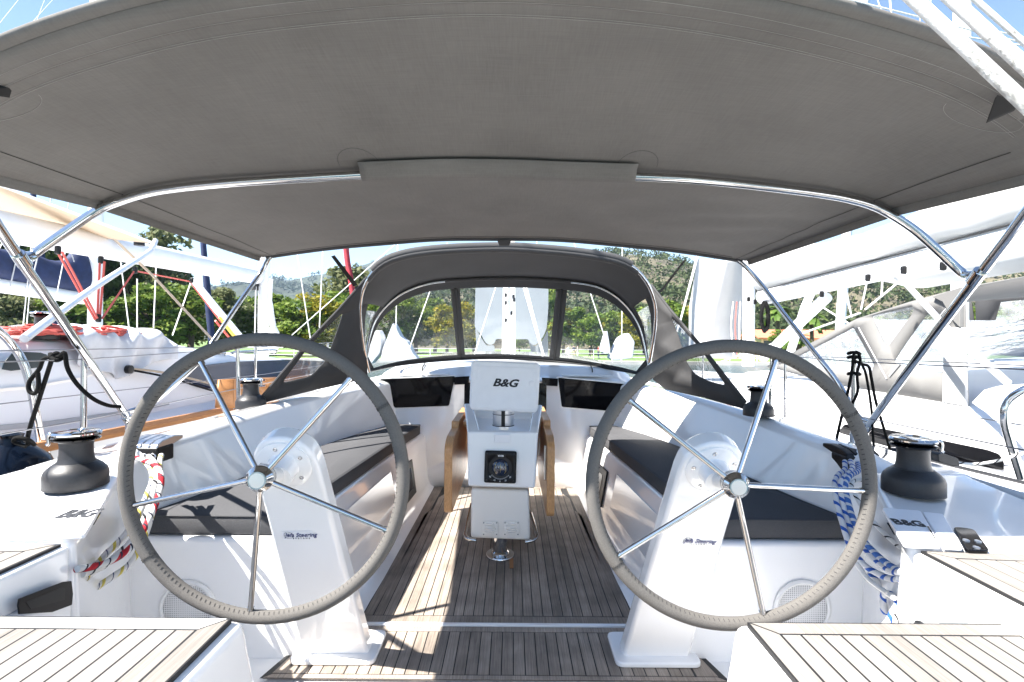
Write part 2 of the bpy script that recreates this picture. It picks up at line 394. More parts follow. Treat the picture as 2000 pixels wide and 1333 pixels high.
# ================================================================ the setting: water, land
XC = -0.055
def W(s, hx, Z, z): return Vector((XC+s*hx, Z, z))
def struct(o): o['kind'] = 'structure'; return o
WATER = -1.15
mw = mat('water', (.012,.05,.06), .06, spec=.6, bump=.7, bump_scale=2.2)
mw.node_tree.nodes['Bump'].inputs['Distance'].default_value = .12
struct(mk('water', [(-400,-300,WATER),(400,-300,WATER),(400,56,WATER),(-400,56,WATER)], [(0,1,2,3)], 'water', smooth=0))
LAND = -0.9
struct(mk('lawn', [(-3000,57,LAND),(3000,57,LAND),(3000,4000,LAND-1),(-3000,4000,LAND-1)], [(0,1,2,3)], 'grass', smooth=0))
qv, qf = box_vf((0, 56.2, LAND-.45), (800, 1.6, 1.1)); struct(mk('quay', qv, qf, 'quay', smooth=0))

# ================================================================ our yacht: shell of the cockpit
yacht = thing('sailing_yacht', 'white sailing yacht cockpit with teak sole, side benches and black companionway windows', 'sailboat', (XC, 3, -1.2))
ST = {  # station: half-profile (half breadth, height)
 2.10: [(.66,.002),(.74,.03),(.80,.08),(.87,.445),(.895,.482),(1.49,.482),(1.555,.715),(1.59,.762),(1.65,.772),(1.72,.768),(1.95,.76)],
 2.30: [(.645,.002),(.73,.03),(.785,.085),(.86,.445),(.885,.482),(1.44,.482),(1.53,.80),(1.57,.834),(1.64,.832),(1.71,.79),(1.94,.768)],
 2.60: [(.63,.002),(.72,.03),(.77,.09),(.85,.445),(.875,.482),(1.39,.482),(1.51,.815),(1.552,.848),(1.64,.842),(1.71,.80),(1.93,.775)],
 3.10: [(.62,.002),(.70,.03),(.74,.10),(.82,.445),(.845,.482),(1.32,.482),(1.495,.837),(1.54,.866),(1.635,.857),(1.70,.812),(1.90,.79)],
 3.60: [(.62,.002),(.69,.03),(.725,.10),(.79,.445),(.815,.482),(1.255,.482),(1.415,.862),(1.462,.890),(1.57,.876),(1.65,.826),(1.87,.805)],
 4.00: [(.62,.002),(.68,.03),(.71,.10),(.76,.445),(.785,.482),(1.15,.482),(1.28,.888),(1.33,.914),(1.47,.894),(1.58,.84),(1.82,.82)],
 4.30: [(.62,.002),(.67,.03),(.69,.10),(.73,.445),(.755,.482),(1.04,.482),(1.14,.905),(1.195,.932),(1.40,.904),(1.52,.85),(1.79,.83)],
 4.56: [(.62,.002),(.66,.03),(.68,.10),(.71,.445),(.735,.482),(.93,.482),(1.00,.918),(1.07,.945),(1.35,.91),(1.48,.86),(1.76,.84)]}
KS = sorted(ST)
def prof(Z):
    for a, b in zip(KS, KS[1:]):
        if a <= Z <= b:
            t = (Z-a)/(b-a); return [((1-t)*p[0]+t*q[0], (1-t)*p[1]+t*q[1]) for p, q in zip(ST[a], ST[b])]
    return ST[KS[0] if Z < KS[0] else KS[-1]]
def smooth_prof(Z):
    pr = prof(Z); return pr
for s in (-1, 1):
    rows = []
    Zs = [2.10+i*(4.56-2.10)/24 for i in range(25)]
    ctrl = [spline([Vector((ST[k][i][0], k, ST[k][i][1])) for k in KS], 12) for i in range(11)]
    n = len(ctrl[0])
    for j in range(0, n, 2):
        rows.append([W(s, ctrl[i][j].x, ctrl[i][j].y, ctrl[i][j].z) for i in range(11)])
    v, f = grid_vf(rows)
    # aft end of the bench and coaming: rounded corners come from the bevel
    m0 = len(rows[0]); base = [W(s, hx, 2.10, -.02) for hx in (1.95, .86)]
    k0 = len(v); v += base
    f.append(tuple([k0+1]+[3,4,5,6,7,8,9,10]+[k0])); f.append((0,1,2,3,k0+1))
    bench = mk('bench_and_coaming', v, f, 'gelcoat', yacht, smooth=50, bevel=.022, seg=4)
    # round loudspeaker in the aft end of the bench
    cs = P(368, 1188, 2.098) if s < 0 else P(1566, 1188, 2.098)
    lathe('speaker_ring', [(.118,0),(.118,.008),(.108,.013),(.100,.010),(.100,.004)], cs, 'gelcoat_matt', bench, axis=(0,-1,0), seg=40)
    gm = MATS.get('speaker_grille')
    if gm is None:
        gm = mat('speaker_grille', (.70,.71,.73), .5); t_ = gm.node_tree
        vo = t_.nodes.new('ShaderNodeTexVoronoi'); vo.inputs['Scale'].default_value = 130; vo.inputs['Randomness'].default_value = 0.0
        ge = t_.nodes.new('ShaderNodeNewGeometry'); t_.links.new(ge.outputs['Position'], vo.inputs['Vector'])
        lt = t_.nodes.new('ShaderNodeMapRange'); lt.inputs[1].default_value = .30; lt.inputs[2].default_value = .36
        lt.inputs[3].default_value = 0.22; lt.inputs[4].default_value = .72
        t_.links.new(vo.outputs['Distance'], lt.inputs[0])
        cc = t_.nodes.new('ShaderNodeCombineColor'); 
        for q in range(3): t_.links.new(lt.outputs[0], cc.inputs[q])
        t_.links.new(cc.outputs[0], t_.nodes['Principled BSDF'].inputs['Base Color'])
    lathe('speaker_grille', [(.099,0),(.099,.006),(.06,.0075),(.02,.008)], cs, 'speaker_grille', bench, axis=(0,-1,0), seg=40)
    # recessed locker panel and dark pocket on the bench front
    def on_front(Z, t, off):
        p = prof(Z); a, b = p[2], p[3]
        q = W(s, a[0]+(b[0]-a[0])*t, Z, a[1]+(b[1]-a[1])*t); nrm = Vector((-s*.98, 0, .2)); return q+nrm*off
    def panel(nm, Z0, Z1, t0, t1, off, th, m, bev=.006, par=bench):
        lp = [on_front(Z0,t0,off), on_front(Z1,t0,off), on_front(Z1,t1,off), on_front(Z0,t1,off)]
        return prism(nm, lp, Vector((-s*th,0,.2*th)), m, par, bevel=bev)
    pk = panel('pocket', 3.72, 4.06, -.02, .74, .002, .012, 'black_plastic', .004)
    panel('pocket_glass', 3.80, 3.98, .14, .60, .0145, .004, 'black_gloss', .002, pk)
    if s > 0:
        panel('locker_lid', 2.45, 3.5, .18, .86, .002, .007, 'gelcoat', .006)
    else:
        panel('locker_lid', 2.45, 3.55, .25, .84, .002, .004, 'gelcoat', .004)
    # hull side below the deck edge and the toe strip
    rows = []
    HZ = [(-1.5,1.72),(0,1.88),(1.2,1.94),(2.1,1.95),(3.1,1.90),(4.0,1.82),(4.56,1.76),(6,1.5),(8,.98),(9.6,.42),(10.6,.03)]
    for Z, hx in HZ:
        zt = .76+.03*max(0, Z-2.1)
        rows.append([W(s, hx+.0, Z, zt-.004), W(s, hx+.015, Z, zt-.05), W(s, hx+.01, Z, .3), W(s, max(.0, hx-.12), Z, -.5), W(s, max(0, hx-.5), Z, -1.2)])
    mk('hull_side', *grid_vf(rows), 'white_paint', yacht, smooth=60)
    # side deck forward of the cockpit and along the winch platform
    rows = []
    for Z, hx in HZ:
        if Z < 4.5: continue
        zt = .76+.03*max(0, Z-2.1); rows.append([W(s, hx, Z, zt), W(s, 0, Z, zt+.1)])
    mk('foredeck', *grid_vf(rows), 'gelcoat_matt', yacht)
    rows = [[W(s, hx, Z, .758), W(s, 1.0, Z, .735)] for Z, hx in ((-1.5,1.72),(0,1.88),(1.2,1.94),(2.09,1.95))]
    # winch platform with raised instrument lid
    top = [W(s,1.53,2.12,.775), W(s,1.365,1.80,.745), W(s,1.20,1.47,.722), W(s,1.62,1.42,.712), W(s,1.93,1.42,.70), W(s,1.935,2.12,.765)]
    bot = [W(s,1.50,2.12,-.02), W(s,1.33,1.80,-.02), W(s,1.16,1.47,-.02), W(s,1.62,1.42,-.02), W(s,1.90,1.42,-.02), W(s,1.92,2.12,-.02)]
    v = top+bot; f = [(0,1,2,3,4,5),(11,10,9,8,7,6)]+[(i,(i+1)%6,6+(i+1)%6,6+i) for i in range(6)]
    plat = mk('winch_platform', v, f, 'gelcoat', yacht, bevel=.03, seg=4)
    def plat_pt(u, v_, off=0):
        a, b, c = top[0], top[2], top[5]; nn = (b-a).cross(c-a).normalized()
        if nn.z < 0: nn = -nn
        return Ppl(u, v_, a+nn*off, nn), nn
    def lid(nm, quad, off, th, m, par, r=.012, bev=.003):
        pts = [plat_pt(u, v_, off)[0] for u, v_ in quad]; nn = plat_pt(500, 1000)[1]
        o_ = pts[0]; ex = (pts[1]-pts[0]).normalized(); ey = nn.cross(ex)
        q2 = rounded([((p-o_).dot(ex), (p-o_).dot(ey)) for p in pts], r)
        return prism(nm, [o_+ex*x+ey*y for x, y in q2], nn*th, m, par, bevel=bev)
    if s < 0:
        l0 = lid('instrument_cover', [(52,985),(209,979),(166,1053),(-60,1060)], .002, .014, 'cover_white', plat)
        p0, nn = plat_pt(152, 1004, .0175); p1, _ = plat_pt(192, 1002.5, .0175); ex = (p1-p0).normalized(); p2, _ = plat_pt(160, 990, .0165)
        text('logo_lettering', 'B&G', .085, p0, ex, nn.cross(ex), 'print_faded', l0, shear=.25, bold=.0019, xscale=.66)
        lid('latch_slot', [(194,1003),(198.5,1000.5),(183.5,1026),(182,1026)], .0165, .0015, 'black_gloss', l0, r=0, bev=0)
    else:
        l0 = lid('instrument_cover', [(1722,998),(1797,1004),(1839,1075),(1765,1071)], .002, .012, 'cover_white', plat)
        lid('instrument_cover', [(1801,1005),(1841,1009),(1882,1078),(1843,1075)], .002, .010, 'cover_white', plat)
        p0, nn = plat_pt(1773, 1022, .0145); p1, _ = plat_pt(1800, 1024.5, .0145); ex = (p1-p0).normalized()
        text('logo_lettering', 'B&G', .058, p0, ex, nn.cross(ex), 'print_black', l0, shear=.1, bold=.0016, xscale=.80)
        for q in ([(1732,1022),(1735,1022),(1747.5,1045),(1746,1045)], [(1811,1029),(1814,1029),(1828,1054),(1826,1054)]):
            lid('latch_slot', q, .0145, .0015, 'black_gloss', l0, r=0, bev=0)
        ep = lid('engine_panel', [(1860,1034),(1902,1039),(1934,1083),(1886,1081)], .002, .010, 'black_gloss', plat, r=.02)
        for (u, v_) in ((1887,1057),(1910,1059),(1907,1071)):
            c_, nn = plat_pt(u, v_, .012); lathe('button', [(.0085,0),(.0085,.003),(.007,.004),(.002,.004)], c_, 'alu', ep, axis=nn, seg=20)
    # side seat: teak top, white body
    hx0 = 1.215
    v, f = prism_vf([W(s,hx0-.035,.35,.0), W(s,hx0-.035,1.455,.0), W(s,1.90,1.40,.0), W(s,1.90,.35,.0)], (0,0,.60))
    sb = mk('side_seat', v, f, 'gelcoat', yacht, bevel=.02, seg=3)
    v, f = prism_vf([W(s,hx0-.012,.35,.595), W(s,hx0-.012,1.47,.595), W(s,1.92,1.415,.595), W(s,1.92,.35,.595)], (0,0,.112))
    mk('seat_rim', v, f, 'gelcoat', sb, bevel=.018, seg=4)
    v, f = prism_vf([W(s,hx0+.004,.36,.700), W(s,hx0+.004,1.452,.700), W(s,1.90,1.40,.700), W(s,1.90,.36,.700)], (0,0,.0142))
    mk('caulking', v, f, 'caulk', sb, smooth=0)
    def plank(nm, lp, m, par, th=.008, bev=.0012): return prism(nm, lp, (0,0,th), m, par, bevel=bev, seg=1, smooth=0)
    zt = .7075
    xa = hx0+.010
    plank('plank', [W(s,xa,.37,zt), W(s,xa,1.44,zt), W(s,xa+.045,1.40,zt), W(s,xa+.045,.37,zt)], 'teak_pale', sb)
    plank('plank', [W(s,xa+.004,1.446,zt), W(s,1.89,1.395,zt), W(s,1.89,1.352,zt), W(s,xa+.05,1.404,zt)], 'teak_pale', sb)
    x_ = xa+.049
    while x_ < 1.84:
        plank('plank', [W(s,x_,.37,zt), W(s,x_,1.400-.075*(x_-xa),zt), W(s,x_+.046,1.400-.075*(x_-xa+.046),zt), W(s,x_+.046,.37,zt)], 'teak_pale', sb); x_ += .050
    if s < 0:
        q = [Px(u, v_, XC-(hx0-.035)+.003) for u, v_ in ((32,1183),(34,1170),(120,1137),(137,1135),(140,1160),(138,1182),(100,1196),(34,1200))]
        pp = prism('pocket_handle', q, (.005,0,0), 'black_plastic', sb, bevel=.002)
        q = [Px(u, v_, XC-(hx0-.035)+.0085) for u, v_ in ((50,1176),(120,1148),(127,1150),(126,1172),(60,1190))]
        prism('recess', q, (.001,0,0), 'rubber', pp, smooth=0)
    else:
        q = [Px(u, v_, XC+(hx0-.035)-.004) for u, v_ in ((1846,1186),(1930,1232),(1930,1255),(1838,1255))]
        mat('grey_plate', (.42,.46,.48), .25)
        prism('hinged_flap', q, (-.012,0,0), 'grey_plate', sb, bevel=.003)
        lathe('finger_pull', [(.020,0),(.020,.006),(.014,.008),(.008,.004)], Px(1800,1228,XC+hx0-.036), 'winch_grey', sb, axis=(-1,0,0), seg=20)
    # helm seat: a little higher and nearer than the bench
    def HS(s, hx, Z, z):
        q = W(s, hx, Z, z); e0 = Vector((0,0,CAMZ)); return e0+(q-e0)*.867
    hxs = .690
    def seatloop(x0, z0, Z1=1.372, back=.35, x1=1.42): return [HS(s,x0,back,z0), HS(s,x0,Z1-.0,z0), HS(s,x1,Z1+.004,z0), HS(s,x1,back,z0)]
    v1 = [HS(s,.655,.3,-.02), HS(s,.655,1.62,-.02), HS(s,1.43,1.62,-.02), HS(s,1.43,.3,-.02)]
    v2 = [HS(s,hxs-.022,.3,.535), HS(s,hxs-.022,1.405,.535), HS(s,1.43,1.405,.535), HS(s,1.43,.3,.535)]
    for q in v1: q.z = -.02
    f = [(3,2,1,0),(4,5,6,7)]+[(i,(i+1)%4,4+(i+1)%4,4+i) for i in range(4)]
    hs = mk('helm_seat', v1+v2, f, 'gelcoat', yacht, bevel=.026, seg=4)
    v, f = prism_vf(seatloop(hxs+.004, .530, 1.378), (0,0,.0155)); mk('caulking', v, f, 'caulk', hs, smooth=0)
    zt = .539
    if s < 0:   # pale trim strip along the forward edge of this seat is white gelcoat
        plank('plank', [HS(s,hxs+.008,.36,zt), HS(s,hxs+.008,1.374,zt), HS(s,hxs+.062,1.322,zt), HS(s,hxs+.062,.36,zt)], 'teak_pale', hs)
        plank('plank', [HS(s,hxs+.012,1.376,zt), HS(s,1.415,1.376,zt), HS(s,1.415,1.325,zt), HS(s,hxs+.064,1.325,zt)], 'gelcoat_matt', hs)
    else:
        plank('plank', [HS(s,hxs+.008,.36,zt), HS(s,hxs+.008,1.374,zt), HS(s,hxs+.062,1.322,zt), HS(s,hxs+.062,.36,zt)], 'teak_pale', hs)
        plank('plank', [HS(s,hxs+.012,1.376,zt), HS(s,1.415,1.376,zt), HS(s,1.415,1.325,zt), HS(s,hxs+.064,1.325,zt)], 'teak_pale', hs)
    x_ = hxs+.0665
    while x_ < 1.40:
        plank('plank', [HS(s,x_,.36,zt), HS(s,x_,1.3205,zt), HS(s,min(1.415,x_+.0475),1.3205,zt), HS(s,min(1.415,x_+.0475),.36,zt)], 'teak_pale', hs); x_ += .0515

# cockpit floor liner
v, f = box_vf((XC, 2.45, -.06), (2.9, 4.4, .1)); mk('cockpit_liner', v, f, 'gelcoat', yacht, bevel=.01)
# teak sole: strips laid fore and aft in a margin board
sole = mk('teak_sole', [W(-1,.640,2.37,.0042), W(1,.640,2.37,.0042), W(1,.625,4.54,.0042), W(-1,.625,4.54,.0042)], [(0,1,2,3)], 'caulk', yacht, smooth=0)
PIT = .0470; G = .0042; zt = .0
def plk(lp, par=sole): return prism('plank', lp, (0,0,.006), 'teak_grey', par, bevel=.0012, seg=1, smooth=0)
nst = 13; H0 = PIT*12.5
for i in range(25):
    x0 = -H0+i*PIT+G/2; x1 = x0+PIT-G
    xm = abs((x0+x1)/2)
    zend = 4.51
    if xm > .50: zend = 4.50-(xm-.50)*9      # outer strips run out against the margin board
    if zend < 2.6: zend = 2.6
    plk([W(1,x0,2.412,zt), W(1,x1,2.412,zt), W(1,x1,zend-(.12 if x1>.5 else 0),zt), W(1,x0,zend-(.12 if x0<-.5 else 0),zt)])
for s in (-1, 1):
    plk([W(s,.592,2.412,zt), W(s,.634,2.412,zt), W(s,.620,4.53,zt), W(s,.545,4.53,zt)])
    plk([W(s,.0,4.514,zt), W(s,.54,4.514,zt), W(s,.54,4.535,zt), W(s,.0,4.535,zt)])
plk([W(1,-.66,2.352,zt), W(1,.66,2.352,zt), W(1,.645,2.407,zt), W(1,-.645,2.407,zt)])
v, f = box_vf((XC, 2.334, .0045), (1.5, .022, .012)); mk('threshold_strip', v, f, 'gelcoat', sole, bevel=.003)
sole2 = mk('teak_sole', [W(-1,.90,1.955,.0042), W(1,.90,1.955,.0042), W(1,.80,2.32,.0042), W(-1,.80,2.32,.0042)], [(0,1,2,3)], 'caulk', yacht, smooth=0)
plk([W(1,-.80,2.279,zt), W(1,.80,2.279,zt), W(1,.79,2.318,zt), W(1,-.79,2.318,zt)], sole2)
for i in range(33):
    x0 = -PIT*16.5+i*PIT+G/2; x1 = x0+PIT-G
    plk([W(1,x0,1.985,zt), W(1,x1,1.985,zt), W(1,x1,2.275,zt), W(1,x0,2.275,zt)], sole2)
plk([W(1,-.89,1.958,zt), W(1,.89,1.958,zt), W(1,.86,1.981,zt), W(1,-.86,1.981,zt)], sole2)
for s in (-1, 1): plk([W(s,.782,1.985,zt), W(s,.865,1.985,zt), W(s,.80,2.275,zt), W(s,.782,2.275,zt)], sole2)

# helm station floor out of view: teak added to cut bounce onto the pedestals
sole3 = mk('teak_sole', [W(-1,.64,.30,.0042), W(1,.64,.30,.0042), W(1,.64,1.92,.0042), W(-1,.64,1.92,.0042)], [(0,1,2,3)], 'caulk', yacht, smooth=0)
for i in range(26):
    x0 = -PIT*13+i*PIT+G/2; plk([W(1,x0,.31,zt), W(1,x0+PIT-G,.31,zt), W(1,x0+PIT-G,1.91,zt), W(1,x0,1.91,zt)], sole3)
# bulkhead with companionway and windows
ZB = 4.55
out = [(-1.06,.0),(1.06,.0),(1.06,.948),(-1.06,.948)]
hole = rounded([(-.365,.30),(.365,.30),(.365,.93),(-.365,.93)], .03)
holed_pts = lambda lp, y: [Vector((XC+x, y, z)) for x, z in lp]
bk = holed('bulkhead', holed_pts(out, ZB), [holed_pts(hole, ZB)], 'gelcoat', yacht, solid=.03)
mk('companionway_board', holed_pts([(-.375,.29),(.375,.29),(.375,.94),(-.375,.94)], ZB+.012), [(0,1,2,3)], 'black_gloss', bk, smooth=0, solid=.008)
for s, q in ((-1, [(741,741),(889,735),(877,793),(771,797)]), (1, [(1090,738),(1236,752),(1228,806),(1097,795)])):
    lp2 = [(P(u,v,ZB-.02).x, P(u,v,ZB-.02).z) for u, v in q]
    big = [( (x-sum(a for a,_ in lp2)/4)*1.05+sum(a for a,_ in lp2)/4, (z-sum(b for _,b in lp2)/4)*1.07+sum(b for _,b in lp2)/4) for x, z in lp2]
    fr = prism('window_frame', [Vector((x, ZB-.016, z)) for x, z in rounded(big, .02)], (0,-.006,0), 'gelcoat', bk, bevel=.003)
    wn = prism('window', [Vector((x, ZB-.0225, z)) for x, z in rounded(lp2, .015)], (0,-.006,0), 'black_gloss', bk, bevel=.002)
    cx = sum(a for a,_ in lp2)/4; cz = sum(b for _,b in lp2)/4
    # dark sill end beside the hatch
    a, b = ((886,917) if s < 0 else (1058,1090))
    lq = [P(a if s<0 else b, 737+(0 if s<0 else 3), ZB-.05), P(b if s<0 else a, 735+(0 if s<0 else 3), ZB-.05), P(b-2 if s<0 else a+2, 751+(0 if s<0 else 2), ZB-.05), P(a+1 if s<0 else b-1, 752+(0 if s<0 else 3), ZB-.05)]
    prism('hatch_sill', lq, (0,.04,0), 'black_gloss', bk, bevel=.003)
# coachroof: stepped white top inside the sprayhood
rows = []
for Z, zc, hw in ((4.53,.955,1.08),(4.60,.965,1.14),(4.95,.985,1.2),(5.0,1.03,1.22),(5.12,1.065,1.22),(5.8,1.105,1.2),(7.5,1.15,.95),(8.6,1.06,.55)):
    rows.append([W(1, hw*k/10, Z, zc-.03*(k/10)**2-(.06 if abs(k)==10 else 0)) for k in range(-10, 11)])
mk('coachroof', *grid_vf(rows), 'gelcoat', yacht, smooth=40)
rows = []
for Z, zc, hw in ((5.0,.80,1.23),(8.6,.9,.56)):
    pass
for s in (-1, 1):
    mk('coachroof_side', [W(s,1.08,4.53,.865), W(s,1.08,4.53,.70), W(s,.55,8.6,.85), W(s,.55,8.6,.97), W(s,1.22,5.0,.94), W(s,1.25,5.0,.75)], [(0,1,5,4),(4,5,2,3)], 'gelcoat', yacht)
    for k, (u0, u1, v0) in enumerate((((779,835,731)) if s < 0 else (1093,1160,731), ((840,886,729)) if s < 0 else (1165,1190,735))):
        a = Pz(u0, v0, .975); b = Pz(u1, v0-1, .975)
        box('flush_hatch', ((a.x+b.x)/2, 4.80, .982+.004*k), (b.x-a.x, .16, .012), 'gelcoat_matt', yacht, bevel=.004)
    gx = P(826, 718, 5.02) if s < 0 else P(1156, 722, 5.02)
    tube('drain_groove', [(gx.x,4.985,1.0),(gx.x,5.0,1.035),(gx.x,5.12,1.07)], .006, 'thread_dark', yacht, seg=6)
    hk = P(1257,745,4.45) if s > 0 else P(742,772,4.45)
    tube('pad_eye', [hk+Vector((.012*math.cos(a), 0, .018*math.sin(a))) for a in [2*math.pi*k/10 for k in range(10)]], .004, 'steel', yacht, seg=6, closed=True)

# ================================================================ cushions
for s in (-1, 1):
    lo, ed = [], []
    Zl = [2.125, 2.4, 2.7, 3.1, 3.5, 3.8, 4.05, 4.25, 4.40, 4.46]
    inner = [(prof(Z)[4][0]-.010, Z) for Z in Zl]; outer = [(prof(Z)[5][0]-.012, Z) for Z in Zl][::-1]
    lp = rounded(inner+outer, [.05]+[.0]*(len(inner)-2)+[.06,.10]+[0]*(len(outer)-2)+[.04], 5)
    V, F = [], []; n = len(lp); cx = sum(a for a,_ in lp)/n; cz = sum(b for _,b in lp)/n
    rings = [(.012,.485),(.003,.488),(0,.494),(0,.556),(.004,.565),(.014,.570)]
    def inset(d):
        o_ = []
        for i in range(n):
            a = Vector(lp[i-1]); p = Vector(lp[i]); b = Vector(lp[(i+1)%n]); t_ = (b-a).normalized(); nn = Vector((-t_.y, t_.x))
            if nn.dot(Vector((cx,cz))-p) < 0 and True: nn = -nn
            o_.append(p+nn*d)
        return o_
    for d, z in rings:
        for p in inset(d): V.append(W(s, p.x, p.y, z+.006*noise.noise(Vector((p.x*6, p.y*6, s*3))) if z > .558 else z))
    for r_ in range(len(rings)-1):
        for i in range(n): F.append((r_*n+i, r_*n+(i+1)%n, (r_+1)*n+(i+1)%n, (r_+1)*n+i))
    k0 = len(V); 
    # crowned top: strips across
    V.append(W(s, cx, cz, .577)); F += [((len(rings)-1)*n+i, (len(rings)-1)*n+(i+1)%n, k0) for i in range(n)]
    F.append(tuple(range(n-1,-1,-1)))
    lab = 'dark grey fabric seat cushion on the %s' % ('sunlit bench beside the wheel with tan leather rim' if s < 0 else 'shaded bench beside the blue and white ropes')
    c_ = thing('seat_cushion', 'dark grey bench cushion lying in sun, on the bench with red and yellow flecked ropes' if s < 0 else 'dark grey bench cushion in full shade, on the bench with blue flecked ropes', 'cushion', W(s,1.1,3.2,.485), 'bench cushions in the cockpit')
    mk('pad', V, F, 'cushion', c_, smooth=60)
    pip = [W(s, p.x, p.y, .564) for p in inset(-.001)]
    tube('piping', pip, .0035, 'cushion', c_, seg=6, closed=True)
# ================================================================ steering wheels and pedestals
def wheel(s, c, hub, ends, label):
    t = thing('helm_wheel', label, 'ship wheel', c-Vector((0,0,.43)), 'twin steering wheels')
    R0 = .407; N = 96
    ring = [c+Vector((R0*math.cos(2*math.pi*k/N), 0, R0*math.sin(2*math.pi*k/N))) for k in range(N)]
    rim = tube('rim', ring, .0195, 'leather', t, seg=16, closed=True)
    vfs = []
    for k in range(168):        # herringbone lacing on the inner side
        a = 2*math.pi*(k+.5)/168; e = Vector((math.cos(a),0,math.sin(a))); tn = Vector((-math.sin(a),0,math.cos(a)))
        q = c+e*R0
        p1 = q-e*.0186-Vector((0,.0080,0))-tn*.0006; p2 = q-e*.0135-Vector((0,.0146,0))+tn*.0016
        vfs.append(tube_vf([p1,p2], .0011, 4))
    mk('lacing', *join(*vfs), 'thread_dark', rim, smooth=0)
    for a0 in (.55, 3.75):  # knots at the joins of the cover
        vf = []
        for k in range(-3, 3):
            def pt(i, sgn):
                a = a0+.006*i; ph = sgn*.9-1.2; e = Vector((math.cos(a),0,math.sin(a)))
                return c+e*(R0-.0203*math.cos(ph))+Vector((0,-.0203*math.sin(-ph),0))
        lp = []
        for i in range(9):
            ph = -math.pi*.9*i/8; a = a0+(.012 if i%2 else -.012); e = Vector((math.cos(a),0,math.sin(a)))
            lp.append(c+e*(R0-.0205*math.cos(ph))+Vector((0,.0205*math.sin(ph),0)))
        lp2 = [p for p in lp]; 
        for i in range(9):
            ph = -math.pi*.9*i/8; a = a0-(.012 if i%2 else -.012); e = Vector((math.cos(a),0,math.sin(a)))
            lp2[i] = c+e*(R0-.0205*math.cos(ph))+Vector((0,.0205*math.sin(ph),0))
        mk('cover_join', *join(tube_vf(lp, .0006, 4), tube_vf(lp2, .0006, 4)), 'thread_dark', rim, smooth=0)
    for (u, v) in ends:
        x, z = ray(u, v); e = P(u, v, 1.5)
        d = (e-c); d.y = 0; d = d.normalized(); e = c+d*(R0-.012)
        st = hub+d*.026+Vector((0,.006,0))
        tube('spoke', [st, e], .0078, 'steel', t, seg=12)
        lathe('ferrule', [(.0098,0),(.0098,.01),(.008,.014)], e-d*.016, 'steel', t, axis=d, seg=12)
    ax = (P(*((552,905) if s < 0 else (1395,915)), 1.66)-hub).normalized()
    h = lathe('hub', [(.034,.036),(.036,.030),(.036,.022),(.0335,.020),(.036,.018),(.036,.010),(.0335,.008),(.0365,.006),(.0375,-.004),(.034,-.009),(.028,-.022),(.024,-.028),(.002,-.028)], hub, 'steel', t, axis=ax, seg=40)
    lathe('hub_badge', [(.0205,-.0285),(.0205,-.0292),(.001,-.0295)], hub, 'alu', h, axis=ax, seg=28)
    for hh in (.021, .009): lathe('seal_ring', [(.0345,hh-.0015),(.0362,hh),(.0345,hh+.0015)], hub, 'black_gloss', h, axis=ax, seg=36)
    return t
cL = P(516, 934.5, 1.5); cR = P(1427.5, 947.5, 1.5)
hL = P(508, 935, 1.44); hR = P(1437, 948, 1.44)
wheel(-1, cL, hL, [(392,708),(683,742),(752,1035),(489,1196),(262,987)], 'five spoke steel steering wheel with warm tan leather rim, red and yellow ropes behind')
wheel(1, cR, hR, [(1233,785),(1516,702),(1684,959),(1490,1198),(1211,1084)], 'five spoke steel steering wheel with cool grey leather rim, blue ropes behind')
